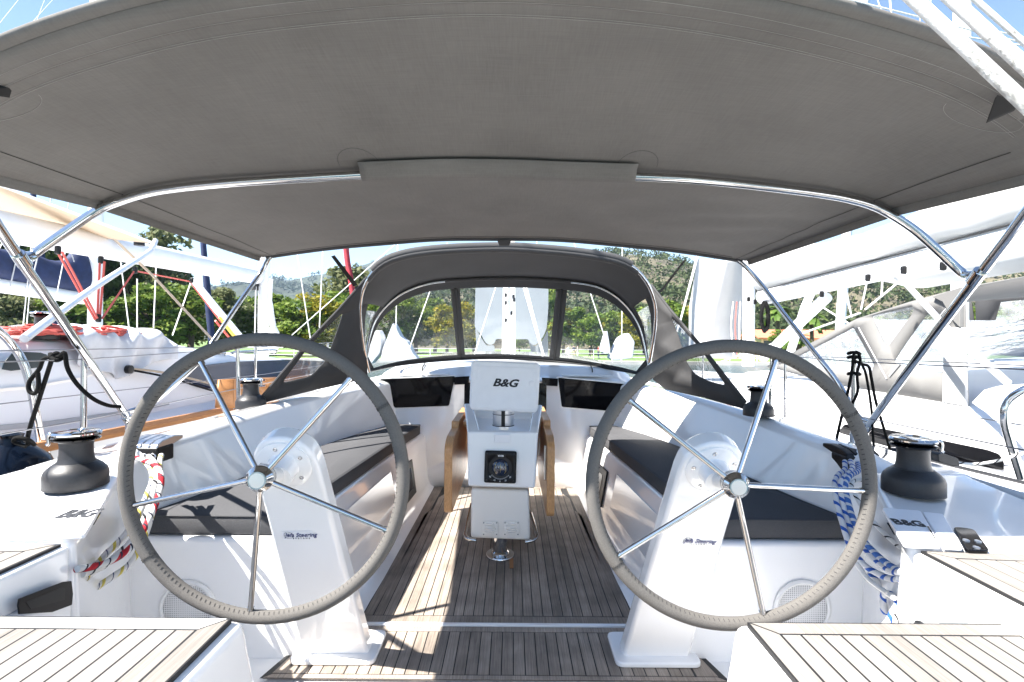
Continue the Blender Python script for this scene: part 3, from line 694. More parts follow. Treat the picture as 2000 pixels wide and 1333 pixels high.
def pedestal(s, T, B, label):
    t = thing('steering_pedestal', label, 'steering pedestal', Vector((B.x, B.y+.05, .006)), 'twin steering pedestals')
    B = Vector((B.x, B.y, .012))
    ax = (T-B).normalized(); L = (T-B).length
    ex = Vector((1,0,0)); ex = (ex-ax*ex.dot(ax)).normalized(); nn = ex.cross(ax)
    if nn.y > 0: nn = -nn          # faces aft
    lp = [(-.136,-.02),(.136,-.02),(.108,L-.02)]
    for k in range(1, 16):
        a = math.pi*k/16; lp.append((.104*math.cos(a), L+.104*math.sin(a)))
    lp.append((-.108,L-.02))
    poly = [B+ex*x+ax*y for x, y in lp]
    body = prism('body', poly, -nn*.070, 'gelcoat', t, bevel=.016, seg=4, smooth=45)
    fl = rounded([(-.172,-.055),(.172,-.055),(.172,.17),(-.172,.17)], .035)
    prism('base_flange', [Vector((B.x+x, B.y+y, .0065)) for x, y in fl], (0,0,.022), 'gelcoat', t, bevel=.008, seg=3)
    pl = lathe('bearing_plate', [(.088,-.002),(.088,.004),(.080,.009),(.050,.011),(.046,.028),(.044,.06),(.002,.06)], T, 'gelcoat', t, axis=nn, seg=44)
    for k in range(5):
        a = .5+2*math.pi*k/5
        lathe('screw', [(.0075,.008),(.0075,.0105),(.005,.0112),(.001,.0095)], T+ex*(.068*math.cos(a))+ax*(.068*math.sin(a)), 'steel', pl, axis=nn, seg=12)
    hub = hL if s < 0 else hR
    tube('wheel_shaft', [T+nn*.05, hub+(T-hub).normalized()*.03], .024, 'gelcoat_matt', t, seg=20)
    # maker's sticker
    u, v = ((582,1046) if s < 0 else (1361,1058))
    c = Ppl(u, v, B+nn*.001, nn)
    if s < 0:
        st = prism('sticker', [c+ex*x+ax*y for x, y in ((-.054,-.020),(.054,-.020),(.054,.020),(-.054,.020))], nn*.0006, 'sticker', t, smooth=0)
    else: st = body
    tx = text('sticker_lettering', 'Jefa Steering', .0260, c+ex*.010+ax*.002+nn*.001, ex, ax, 'print_blue', st, shear=.35, bold=.0002, xscale=.86)
    text('sticker_lettering', 'S Y S T E M S', .0085, c+ex*.010-ax*.0135+nn*.001, ex, ax, 'print_faded', st, xscale=1.0, space=1.25)
    cw = c-ex*.033+ax*.001
    mk('sticker_emblem', *join(tube_vf([cw+ex*(.0155*math.cos(2*math.pi*k/24))+ax*(.0155*math.sin(2*math.pi*k/24))+nn*.001 for k in range(24)], .0005, 4, True),
        *[tube_vf([cw+nn*.001, cw+ex*(.0155*math.cos(a))+ax*(.0155*math.sin(a))+nn*.001], .0004, 4) for a in (1.2, 2.2, 3.1, 4.2)]), 'print_faded', st, smooth=0)
    return t
pedestal(-1, P(556, 908, 1.66), Pz(655, 1288, .0), 'white tapering steering pedestal carrying the wheel with warm tan rim')
pedestal(1, P(1392, 917, 1.66), Pz(1281, 1293, .0), 'white tapering steering pedestal carrying the wheel with cool grey rim')

# ================================================================ winches
def winch(c, r, label, handle=None):
    t = thing('winch', label, 'winch', c, 'sheet winches on the coamings'); k = r/.118
    def S(pr): return [(a*k*.80, b*k*.95) for a, b in pr]
    b = lathe('base', S([(.116,0),(.118,.004),(.118,.046),(.117,.048),(.117,.050),(.112,.062),(.098,.076),(.076,.090)]), c, 'winch_grey', t, seg=40)
    lathe('base_ring', S([(.1185,0),(.1185,.0045),(.115,.0045)]), c, 'winch_grey', b, seg=40)
    lathe('drum', S([(.074,.086),(.066,.100),(.062,.120),(.061,.150),(.063,.166),(.072,.174)]), c, 'winch_grey', t, seg=40)
    lathe('line_feeder', S([(.060,.170),(.086,.174),(.089,.179),(.070,.184),(.066,.186),(.088,.190),(.090,.194),(.066,.196)]), c, 'black_gloss', t, seg=40)
    tp = lathe('top_cap', S([(.066,.192),(.090,.195),(.092,.200),(.086,.207),(.060,.211),(.030,.212),(.024,.206),(.004,.206)]), c, 'steel', t, seg=40)
    if handle is not None:
        d = Vector(handle).normalized()
        pts = [c+d*(.056*k)+Vector((0,0,.180*k)), c+d*(.077*k)+Vector((0,0,.188*k)), c+d*(.084*k)+Vector((0,0,.176*k)), c+d*(.083*k)+Vector((0,0,.155*k)), c+d*(.088*k)+Vector((0,0,.148*k))]
        tube('feeder_arm', spline(pts, 5), .0065*k, 'steel', t, seg=8)
    return t
winch(W(-1, 1.545, 1.885, .756), .121, 'grey sheet winch with gleaming steel top, on the platform by the hanging black fender', (-1,-.3,0))
winch(W(1, 1.535, 1.885, .756), .121, 'grey sheet winch with steel top, on the platform behind the black engine panel', (1,-.35,0))
winch(P(490, 797, 3.36), .115, 'smaller looking grey winch outside the sprayhood, beside the wooden board', (1,-.3,0))
winch(P(1481, 812, 3.02), .105, 'dark grey winch at the tip of the sprayhood wing, on the shaded coaming')

# ================================================================ rope clutches
for s in (-1, 1):
    o = W(s, 1.52, 2.28, .845)
    ct = P(284, 874, 2.27) if s < 0 else P(1678, 892, 2.27)
    t = thing('rope_clutch', 'row of black rope clutches with sunlit silver levers, red flecked rope coming out' if s < 0 else 'row of black rope clutches with blue flecked ropes coming out', 'rope clutch', ct-Vector((0,0,.05)), 'rope clutch banks')
    n = 4; wd = .037
    box('housing', ct+Vector((0,.02,-.03)), (n*wd+.01,.11,.07), 'black_plastic', t, bevel=.008)
    for k in range(n):
        cx_ = ct+Vector(((k-(n-1)/2)*wd, 0, 0))
        pr = [(-.055,-.02),(-.045,.004),(-.01,.018),(.07,.026),(.13,.018),(.13,.002),(-.03,-.03)]
        lv = prism('lever', [cx_+Vector((-.017, a+.02, b+.012)) for a, b in pr], (.034,0,0), 'alu' if s < 0 else 'black_plastic', t, bevel=.005, seg=2)
        lathe('fairlead', [(.015,0),(.017,.004),(.012,.006),(.009,.002)], cx_+Vector((0,-.032,-.034)), 'alu' if s < 0 else 'black_plastic', t, axis=(0,-1,.2), seg=16)

# ================================================================ ropes at the clutches
def rope(pts, r, m, label, group, n=8, name='rope', clear_wall=False):
    if clear_wall:      # the tails lie against the outside of the platform wall, not in it
        e0 = Vector((0,0,CAMZ)); pts = [e0+(q-e0)*(1-.085*(i/(len(pts)-1))**1.6) for i, q in enumerate(pts)]
    v, f, u = tube_vf(spline(pts, n), r, 10, False, True)
    o = mk(name, v, f, m, None, smooth=60, uvs=u); return tag(o, label, 'rope', group)
GL = 'flecked lines hanging from the sunlit clutches'; GR = 'blue flecked lines hanging from the shaded clutches'
rope([P(262,893,2.16),P(282,900,2.10),P(302,908,2.03),P(314,925,1.97),P(313,955,1.92),P(300,995,1.86),P(278,1040,1.80),P(250,1075,1.74),P(212,1098,1.68),P(178,1108,1.63),P(150,1112,1.60)], .0105, 'rope_red', 'white rope with red and black flecks draped from clutches over the bench end', GL, clear_wall=True)
rope([P(290,892,2.15),P(301,903,2.08),P(306,920,2.0),P(303,950,1.95),P(288,1000,1.90),P(262,1050,1.84),P(228,1085,1.78),P(195,1110,1.72),P(160,1122,1.66)], .0105, 'rope_fleck', 'plain white rope with dark flecks hanging between red and yellow flecked ropes', GL, clear_wall=True)
rope([P(275,896,2.15),P(292,912,2.07),P(298,935,2.0),P(286,970,1.95),P(268,1010,1.90),P(240,1050,1.84),P(205,1085,1.78),P(170,1128,1.70),P(150,1135,1.66)], .0105, 'rope_yellow', 'white rope with yellow flecks, innermost of the bundle by the cover', GL, clear_wall=True)
rope([P(315,890,2.16),P(312,905,2.10),P(310,940,2.02),P(300,990,1.97),P(282,1050,1.93),P(255,1100,1.88),P(215,1130,1.82),P(185,1150,1.78),P(165,1160,1.74)], .0105, 'rope_yellow', 'white rope with faint yellow flecks, lowest loop of the bundle', GL, clear_wall=True)
rope([P(1650,902,2.16),P(1650,918,2.10),P(1636,930,2.02),P(1630,950,1.96),P(1635,985,1.92),P(1645,1020,1.88),P(1660,1065,1.84),P(1690,1105,1.80),P(1730,1128,1.75),P(1757,1132,1.70)], .0100, 'rope_blue', 'white rope with blue flecks, outermost loop hanging from clutches', GR, clear_wall=True)
rope([P(1661,901,2.16),P(1665,915,2.08),P(1655,928,2.0),P(1643,945,1.95),P(1647,985,1.91),P(1660,1025,1.87),P(1680,1060,1.83),P(1712,1095,1.78),P(1740,1115,1.72),P(1762,1118,1.68)], .0100, 'rope_blue', 'white rope with blue flecks, second loop hanging from clutches', GR, clear_wall=True)
rope([P(1675,905,2.16),P(1676,920,2.06),P(1660,930,1.98),P(1651,950,1.94),P(1659,990,1.90),P(1671,1025,1.86),P(1690,1060,1.82),P(1725,1095,1.76),P(1760,1118,1.70)], .0100, 'rope_blue2', 'mostly blue rope with white flecks in the hanging bundle', GR, clear_wall=True)
rope([P(1690,938,2.0),P(1668,940,1.95),P(1664,952,1.91),P(1680,985,1.86),P(1705,1020,1.80),P(1735,1050,1.74),P(1765,1075,1.66),P(1780,1088,1.62)], .0070, 'rope_fleck', 'thin white rope with black flecks running across the platform edge', GR, clear_wall=True)
rope([P(1700,1120,1.82),P(1738,1165,1.74),P(1745,1180,1.70),P(1728,1195,1.70),P(1725,1165,1.72),P(1738,1160,1.70),P(1748,1175,1.66),P(1738,1210,1.66),P(1722,1230,1.68)], .0100, 'rope_blue', 'knotted tail of blue flecked rope hanging behind the side seat', GR, clear_wall=True)
rope([P(1770,1095,1.68),P(1762,1125,1.67),P(1757,1150,1.66),P(1755,1180,1.66),P(1748,1220,1.66)], .0075, 'rope_fleck', 'thin black flecked rope tail hanging straight down beside side seat', GR, clear_wall=True)
rope([P(1660,1080,1.86),P(1690,1125,1.82),P(1720,1150,1.76),P(1745,1168,1.70)], .0085, 'white_rope', 'plain white rope slanting down the bench end', GR, clear_wall=True)

# ================================================================ instrument pedestal
ip = thing('instrument_pedestal', 'white cockpit instrument pedestal with black compass on its face and a steel foot', 'pedestal', (XC-.005, 3.10, .006))
ZF = 2.86
def q3(lst): return [P(u, v, Z) for u, v, Z in lst]
# upper box: front leans, flares wider towards the top and forward
fr = q3([(914,951,ZF),(1045,955,ZF),(1051,846,ZF),(913,844,ZF)]); bkq = q3([(918,912,3.36),(1043,914,3.36),(1060,790,3.36),(906,787,3.36)])
v = fr+bkq; f = [(0,1,2,3),(7,6,5,4),(0,4,5,1),(1,5,6,2),(3,7,4,0)]
# top rim with a well
wi = q3([(938,838,2.90),(1032,841,2.90),(1040,801,3.30),(926,798,3.30)]); 
wb = [p-Vector((0,0,.06)) for p in wi]
v += wi+wb
f += [(3,2,9,8),(2,6,10,9),(6,7,11,10),(7,3,8,11),(8,9,13,12),(9,10,14,13),(10,11,15,14),(11,8,12,15),(12,13,14,15)]
ub = mk('console', v, f, 'gelcoat', ip, bevel=.014, seg=4)
lo_ = q3([(919,1052,2.93),(1036,1057,2.93),(1033,958,2.93),(920,955,2.93)])
fz = lo_[0].z
v = lo_+[p+Vector((0,.30,0)) for p in lo_]
lb = mk('lower_console', v, [(0,1,2,3),(7,6,5,4),(0,4,5,1),(1,5,6,2),(2,6,7,3),(3,7,4,0)], 'cream', ip, bevel=.018, seg=4)
for u in (957.5, 999):
    c = P(u, 1032, 2.926); z0 = rounded([(-.045,-.041),(.045,-.041),(.045,.041),(-.045,.041)], .012)
    vt = prism('vent', [c+Vector((x,0,z)) for x, z in z0], (0,-.006,0), 'cream', lb, bevel=.002)
    for k in range(5):
        wdt = .034*math.sqrt(max(.05, 1-((k-2)/2.7)**2))
        box('slat', c+Vector((0,-.009,(k-2)*.013)), (wdt*2,.008,.0075), 'cream', vt, bevel=.002, rot=Matrix.Rotation(.5,3,'X'))
    for a in (-1,1):
        for b in (-1,1): lathe('screw', [(.0035,0),(.0035,.003),(.001,.003)], c+Vector((a*.037,-.006,b*.033)), 'wire', vt, axis=(0,-1,0), seg=8)
lathe('foot_tube', [(.052,0),(.052,.012),(.044,.02),(.044,.17)], (XC-.006,3.09,.018), 'steel', ip, seg=28)
lathe('foot_flange', [(.088,0),(.088,.006),(.084,.012),(.056,.014)], (XC-.006,3.09,.0065), 'steel', ip, seg=36)
box('cable_strip', (XC+.062,3.03,.009), (.022,.24,.003), 'rail_wood', ip, bevel=.001)
# foot rail
ra = spline([P(921,985,3.22),P(910,1035,3.0),P(909,1047,2.95),P(916,1053,2.91),P(930,1056,2.905)], 6); rb = spline([P(1036,1002,3.16),P(1046,1035,3.0),P(1048,1047,2.95),P(1042,1055,2.91),P(1026,1059,2.905)], 6)
tube('foot_rail', ra, .010, 'steel', ip, seg=12); tube('foot_rail', rb, .010, 'steel', ip, seg=12)
# compass
fn = Vector((0,-1,0)); fx = (fr[1]-fr[0]).normalized(); fy = (fr[3]-fr[0]); fy = (fy-fx*fy.dot(fx)).normalized(); fn = fx.cross(fy)
if fn.y > 0: fn = -fn
def F3(u, v, off=0): return Ppl(u, v, fr[0]+fn*off, fn)
cc = F3(977.5, 911.5); S_ = .0885
cl = rounded([(-S_,-S_),(S_,-S_),(S_,S_),(-S_,S_)], .012)
dial_hole = [(.066*math.cos(2*math.pi*k/40), .066*math.sin(2*math.pi*k/40)-.004) for k in range(40)]
cp = holed('compass', [cc+fx*x+fy*y+fn*.010 for x, y in cl], [[cc+fx*x+fy*y+fn*.010 for x, y in dial_hole]], 'black_plastic', ip, solid=.012)
lathe('bowl', [(.066,.011),(.058,.004),(.052,.0035),(.002,.003)], cc-fy*.004, 'rubber', cp, axis=fn, seg=40)
pr = [(.049*math.cos(a), .004+.026*math.sin(a)) for a in [i*math.pi/2/7 for i in range(7)]]+[(.002,.030)]
mat('compass_dome', (.008,.02,.05), .05, coat=1.)
dm = lathe('dome', pr, cc-fy*.004, 'compass_dome', cp, axis=fn, seg=36)
text('card_numerals', '33  0  300 270', .014, cc+fx*.001+fy*.001+fn*.0295, fx, fy, 'print_white', dm, xscale=.75)
for x in (-.030, 0, .030):
    tube('lubber_line', [cc+fx*(x*math.cos(a*.9)*1.05 if x else 0)+fy*(.040*math.sin(a)-.004)+fn*(.033-.030*abs(math.sin(a))**3) for a in [(-1+.2*i)*1.3 for i in range(11)]], .0008, 'gold', dm, seg=5)
box('name_tab', cc+fy*.062+fn*.016, (.055,.004,.024), 'black_plastic', cp, bevel=.002)
text('name_lettering', 'SILVA', .013, cc+fy*.064+fn*.0185, -fx, -fy, 'print_white', cp, bold=.0006)
for k in range(-8, 9):
    a = -math.pi/2+k*.105
    for_r = .059; ln = .009 if k % 4 == 0 else .006
    e = fx*math.cos(a)+fy*math.sin(a)
    tube('tick', [cc-fy*.004+e*for_r+fn*.0125, cc-fy*.004+e*(for_r+ln)+fn*.0165], .0009, 'print_white', cp, seg=4, smooth=0)
for k, tx in ((-8,'40'),(-4,'20'),(0,'0'),(4,'20'),(8,'40')):
    a = -math.pi/2+k*.105; e = fx*math.cos(a)+fy*math.sin(a)
    text('scale_numeral', tx, .0115, cc-fy*.004+e*.0755+fn*.0165, fx*math.cos(a+math.pi/2)+fy*math.sin(a+math.pi/2), -e, 'print_white', cp)
for a in (-1,1):
    for b in (-1,1): lathe('screw', [(.005,.016),(.005,.018),(.001,.017)], cc+fx*(a*.075)+fy*(b*.075), 'winch_grey', cp, axis=fn, seg=10)
# latch under the well
box('lid_latch', F3(981, 857, .006), (.088,.010,.046), 'cover_white', ip, bevel=.003)
mk('hinge', *join(box_vf(P(942,799,3.28),(.06,.012,.01)), box_vf(P(1024,803,3.28),(.06,.012,.01))), 'alu', ip)
# display pod on its post
pod = thing('display_pod', 'white closed chart display cover with bold black lettering above the console', 'display', P(984,832,3.06)-Vector((0,0,.0)))
pc = P(985.5, 755, 3.02); tl = R(-7); rx = Matrix.Rotation(tl, 3, 'X') @ Matrix.Rotation(R(2.2), 3, 'Y')
px_, py_, pn = rx @ Vector((1,0,0)), rx @ Vector((0,0,1)), rx @ Vector((0,-1,0))
def pod_loop(w0, w1, h, r): return rounded([(-w0,-h),(w0,-h),(w1,h),(-w1,h)], r, 5)
lp = pod_loop(.202, .207, .148, .035)
bd = prism('pod_cover', [pc+px_*x+py_*y for x, y in lp], -pn*.075, 'cover_white', pod, bevel=.016, seg=4, smooth=45)
lp = pod_loop(.188, .192, .122, .02)
inner_ = prism('cover_panel', [pc+px_*x+py_*(y-.008)+pn*.0003 for x, y in lp], pn*.0045, 'cover_white', pod, bevel=.004, seg=3)
text('logo_lettering', 'B&G', .062, pc+px_*.002+py_*.018+pn*.0055, px_, py_, 'print_black', inner_, shear=.3, bold=.0022, xscale=1.22)
lathe('cover_button', [(.018,.004),(.018,.0075),(.015,.009),(.002,.009)], pc+px_*.160+py_*.022, 'cover_white', inner_, axis=pn, seg=28)
for k in (-1,1): tube('embossed_line', [pc+px_*(k*.17)+py_*.02+pn*.0052, pc+px_*(k*.17)+py_*.09+pn*.0052, pc+px_*(k*.14)+py_*.11+pn*.0052], .0012, 'cover_white', inner_, seg=4)
pb = P(983, 831, 3.06)
lathe('post', [(.064,0),(.064,.006),(.0625,.007),(.0625,.066),(.064,.068),(.064,.074),(.0625,.076),(.0625,.095)], pb, 'alu', pod, seg=40)
mk('post_seal', *join(lathe_vf([(.0655,.0),(.0655,.0045),(.06,.0045)], pb, seg=36), lathe_vf([(.0640,.067),(.0650,.069),(.0640,.071)], pb, seg=36), box_vf(pb+Vector((0,-.0635,.048)), (.022,.006,.092))), 'black_plastic', pod)

# ================================================================ drop-leaf table behind the pedestal
tb = thing('cockpit_table', 'varnished drop-leaf cockpit table with both leaves folded down beside the console', 'table', (XC, 3.5, .006))
for s, near, far in ((-1, [(879,870),(879,1005)], None), (1, [(1072,868),(1072,1012)], None)):
    a = P(near[0][0], near[0][1], 2.96); b = P(near[1][0], near[1][1], 2.96)
    X = (a.x+b.x)/2; z1 = a.z; z0 = b.z
    lp = rounded([(2.955,z0),(2.955,z1-.0),(3.06,z1+.035),(3.30,z1+.045),(3.30,z1+.085),(4.02,z1+.085),(4.02,z0)], [.05,.05,.02,.02,.02,.03,.05], 4)
    lf = prism('leaf', [Vector((X-s*.012, y, z)) for y, z in lp], (s*.046,0,0), 'table_wood', tb, bevel=.005, seg=3)
    for Zh in ((3.06, 3.7) if s > 0 else ()): box('hinge_plate', (X-s*.018, Zh, z1-.13), (.010,.03,.20), 'alu', lf, bevel=.002)
box('table_top', (XC-.005, 3.70, .752), (.52,.66,.03), 'table_wood', tb, bevel=.006)
box('table_trunk', (XC-.005, 3.66, .40), (.30,.56,.66), 'gelcoat', tb, bevel=.015)
box('table_leg', (XC-.005, 3.66, .04), (.10,.10,.066), 'gelcoat', tb, bevel=.01)
# ================================================================ bimini
def lerp(a, b, t): return a+(b-a)*t
def Ze(s): return 1.06+.15*s*s           # the aft bow leans back, so the aft edge bows out
def bz(s, Z):
    zc = lerp(2.073, 1.945, (Z-Ze(s))/(1.88-Ze(s))) if Z < 1.88 else lerp(1.945, 1.962, (Z-1.88)/1.42)
    da = .217*s*s+.10*abs(s)**10; dm = .095*s*s+.050*abs(s)**14; df = .134*s*s
    d = lerp(da, dm, (Z-Ze(s))/(1.88-Ze(s))) if Z < 1.88 else lerp(dm, df, (Z-1.88)/1.42)
    return zc-d
bim = thing('bimini', 'large grey canvas bimini awning stretched over polished steel bows above both wheels', 'awning', (XC, 2.1, .80))
HB = 1.45
def bpt(s, Z, off=0.):
    hxw = (HB+.105*max(0, (Z-1.88)/1.42))*s
    sag = 0.
    for a, b in ((Ze(s),1.88),(1.88,3.30)):
        if a < Z < b: sag = .016*math.sin(math.pi*(Z-a)/(b-a))
    wr = .006*noise.noise(Vector((s*3.2, Z*2.1, 1.3)))
    k = math.sin((s*1.3+Z*1.1)*16+3*noise.noise(Vector((s*2, Z*2, 5))))      # drag wrinkles from the corner
    wr += .017*k*max(0, s-.25)*max(0, min(1, (Z-1.95)/.4))*max(0, 3.2-Z)
    wr += .0060*math.sin((Z*9+abs(s)*2))*max(0, -s-.55)*2
    return Vector((XC+hxw, Z, bz(s, Z)+sag*(1-abs(s)**6)+wr*(1-abs(s)**8)+off))
SS = [-1+2*i/72 for i in range(73)]
rows = [[bpt(s, Ze(s)+(3.30-Ze(s))*j/46) for s in SS] for j in range(47)]
# aft pocket: canvas turns up over the aft bow
aft = []
for a in (0.3, .8, 1.3, 1.9, 2.5):
    aft.append([bpt(s, Ze(s))+Vector((0, -.012*math.sin(a)-.008, .010*(1-math.cos(a)))) for s in SS])
rows = aft[::-1]+rows
can = mk('canopy', *grid_vf(rows), 'canvas', bim, smooth=80, solid=.003)
# side hems hang a little
for sg in (-1, 1):
    rr = []
    for Z in [1.37+1.91*j/30 for j in range(31)]:
        p = bpt(sg, Z); rr.append([p+Vector((-sg*.001,0,.003)), p+Vector((sg*.010,0,-.012)), p+Vector((sg*.012,0,-.030))])
    mk('side_valance', *grid_vf(rr), 'canvas', bim, smooth=80, solid=.003)
    tube('hem_stitch', [bpt(sg*.955, Z, -.0045) for Z in [1.37+1.90*j/30 for j in range(31)]], .0011, 'thread_dark', can, seg=4)
def cross(Z, s0, s1, off, n=50): return [bpt(lerp(s0, s1, i/n), Z, off) for i in range(n+1)]
def across(dZ, s0, s1, off, n=60): return [bpt(lerp(s0, s1, i/n), Ze(lerp(s0, s1, i/n))+dZ, off) for i in range(n+1)]
for dZ, o_ in ((.135,-.004),(.128,-.004),(.085,-.0085),(.050,-.0098)): tube('hem_stitch', across(dZ, -.93, .93, o_), .00045, 'thread', can, seg=4)
tube('hem_stitch', cross(3.24, -.93, .93, -.004), .0012, 'thread_dark', can, seg=4)
mk('pocket_lap', *grid_vf([across(dZ, -.90, .90, o_) for dZ, o_ in ((.092,-.004),(.080,-.0075),(.03,-.007),(.004,-.002))]), 'canvas', can, smooth=80, solid=.002)
fe = cross(3.30, -.985, .985, 0)
mk('front_hem', *tube_vf(fe, .017, 10), 'canvas_dark', can, smooth=60)
# sleeve over the middle bow
sl = [bpt(lerp(-.345, .345, i/30), 1.88, -.022) for i in range(31)]
mk('bow_sleeve', *grid_vf([[p+Vector((0,dy,dz)) for p in sl] for dy, dz in ((-.060,.0205),(-.034,.006),(-.021,-.014),(0,-.0275),(.020,-.014),(.030,.006),(.055,.021))]), 'canvas', bim, smooth=80, solid=.002)
for s_ in (-.345, .345):
    lp_ = [bpt(s_+.05*math.cos(a), 1.88-.10*max(0,math.sin(a))-.03, -.005) for a in [math.pi*k/12 for k in range(13)]]
    tube('patch_stitch', lp_, .0006, 'thread_dark', can, seg=4)
for s_ in (-1, 1):     # rounded corner patch
    lp_ = [bpt(s_*(.86+.06*math.cos(a)), Ze(.86)+.13+.06*math.sin(a), -.004) for a in [-.6+3.6*k/20 for k in range(21)]]
    tube('patch_stitch', lp_, .0005, 'thread', can, seg=4)
# frame
def at_u(A, B, u):
    lo, hi = 0., 1.
    def uu(t):
        p = A.lerp(B, t); x = p.x/p.y; z = (p.z-CAMZ)/p.y; return 1000+1000*(x*_c + z*_s)
    f0 = uu(0) < u
    for _ in range(40):
        m_ = (lo+hi)/2
        if (uu(m_) < u) == f0: lo = m_
        else: hi = m_
    return A.lerp(B, lo)
AL, BL = P(252, 822, 2.72), P(-115, 272, 1.35)
AR, BR = P(1690, 840, 2.66), P(2118, 252, 1.30)
RT = .0165
jL, jR = at_u(AL, BL, 42), at_u(AR, BR, 1908)
midL = [jL, P(60,501,1.79), P(120,459,1.83), P(185,415,1.87)]; midR = [jR, P(1885,538,1.82), P(1830,488,1.85), P(1780,445,1.87)]
mid = [bpt(s_, 1.88, -.030+.002) for s_ in [-.965+1.93*i/24 for i in range(25)]]
aft_bow = [bpt(s_, Ze(s_)+.04, .02) for s_ in [-.9+1.8*i/24 for i in range(25)]]
tube('aft_bow', spline([AL, AL.lerp(BL,.5), BL]+aft_bow+[BR, AR.lerp(BR,.5), AR], 4), RT, 'steel', bim, seg=14)
tube('middle_bow', spline(midL+mid+midR[::-1], 4), RT*.95, 'steel', bim, seg=14)
fl = [at_u(AL, BL, 246)+Vector((.0,.02,.02)), P(303,783,2.79), P(372,722,2.86), P(398,694,2.90), P(460,602,3.10), P(508,535,3.28)]
fr_ = [at_u(AR, BR, 1700), P(1675,812,2.70), P(1640,752,2.80), P(1592,690,2.90), P(1530,612,3.10), P(1478,545,3.28)]
tube('front_bow', spline(fl+[bpt(s_, 3.30, .0) for s_ in [-.96+1.92*i/20 for i in range(21)]]+fr_[::-1], 4), RT*.85, 'steel', bim, seg=12)
for A, B, j, q in ((AL,BL,jL,midL[1]), (AR,BR,jR,midR[1])):
    d = (B-A).normalized()
    cl_ = lathe('bow_clamp', [(.0185,-.03),(.021,-.028),(.021,.028),(.0185,.03)], j, 'steel', bim, axis=d, seg=20)
    e = (q-j).normalized(); lathe('bow_knuckle', [(.012,.01),(.017,.02),(.019,.05),(.019,.075),(.016,.078)], j, 'steel', bim, axis=e, seg=16)
    tube('clamp_bolt', [j+Vector((0,-.026,0)), j+Vector((0,.026,0))], .005, 'steel', cl_, seg=8)
    lathe('foot_socket', [(.022,-.01),(.022,.05),(.019,.055)], A, 'steel', bim, axis=d, seg=18)
    lathe('deck_mount', [(.035,-.12),(.035,-.112),(.02,-.108),(.016,.0)], A+Vector((0,0,.0)), 'steel', bim, seg=20)
for A, B in (((650,500,3.30),(694,558,3.93)), ((1338,508,3.30),(1289,572,3.93))):
    a, b = P(*A), P(*B); w_ = Vector((.016,0,.006))
    mk('strap', *prism_vf([a-w_*.7, a+w_*.7, b+w_, b-w_], (0,.003,0)), 'black_rope', bim, smooth=0)
# webbing at the aft corners
for pts in ([P(-40,155,1.22),P(18,172,1.24),P(14,186,1.25),P(-40,178,1.23)], [P(1948,186,1.20),P(1990,200,1.2),P(1985,212,1.21),P(1930,236,1.24)]):
    mk('corner_webbing', *prism_vf(pts, (0,.006,-.004)), 'black_plastic', bim, smooth=0)
mk('front_tab', *prism_vf([bpt(-.03,3.28,-.014), bpt(.03,3.28,-.014), bpt(.02,3.305,-.045), bpt(-.02,3.305,-.045)], (0,.006,0)), 'canvas_dark', bim, smooth=0)

# ================================================================ sprayhood
sh = thing('sprayhood', 'grey canvas sprayhood with clear windows over the companionway', 'sprayhood', (XC, 4.5, .95))
hpx = [(718,727),(708,684),(702,640),(700,600),(706,566),(720,540),(742,516),(773,500),(825,489),(900,483),(985,481),(1046,484),(1132,492),(1201,504),(1236,520),(1260,543),(1276,571),(1284,602),(1283,640),(1277,680),(1271,708)]
ipx = [(716,706),(721,664),(734,624),(756,595),(790,569),(842,551),(910,545),(985,543),(1060,545),(1146,553),(1190,569),(1223,596),(1246,630),(1257,664),(1266,712)]
def resample(pts, n):
    L = [0.]
    for a, b in zip(pts, pts[1:]): L.append(L[-1]+(b-a).length)
    out = []
    j = 0
    for i in range(n):
        t = L[-1]*i/(n-1)
        while j < len(L)-2 and L[j+1] < t: j += 1
        out.append(pts[j].lerp(pts[j+1], (t-L[j])/max(1e-9, L[j+1]-L[j])))
    return out
NH = 61
hoopA = resample(spline([P(u, v, 3.92+.36*max(0,(v-482)/245)) for u, v in hpx], 8), NH)
hoopB = resample(spline([P(u, v, 4.78-.12*max(0,(v-545)/165)) for u, v in ipx], 8), NH)
roof = []
for k in range(7):
    t = k/6; roof.append([a.lerp(b, t)+Vector((0,0,.03*math.sin(math.pi*t)))*(1-abs(i/30-1)**3) for i, (a, b) in enumerate(zip(hoopA, hoopB))])
lo_i, hi_i = 9, NH-10
mk('roof_canvas', *grid_vf([r_[lo_i:hi_i+1] for r_ in roof]), 'canvas_dark', sh, smooth=80, solid=.004)
for sl_ in (slice(0, lo_i+1), slice(hi_i, NH)):
    part = [r_[sl_] for r_ in roof]
    mk('side_pane', *grid_vf([r_[1:-1] for r_ in part[2:6]]), 'vinyl', sh, smooth=80)
    mk('side_canvas', *join(grid_vf([r_ for r_ in part[:3]]), grid_vf([r_ for r_ in part[5:]])), 'canvas_dark', sh, smooth=80, solid=.004)
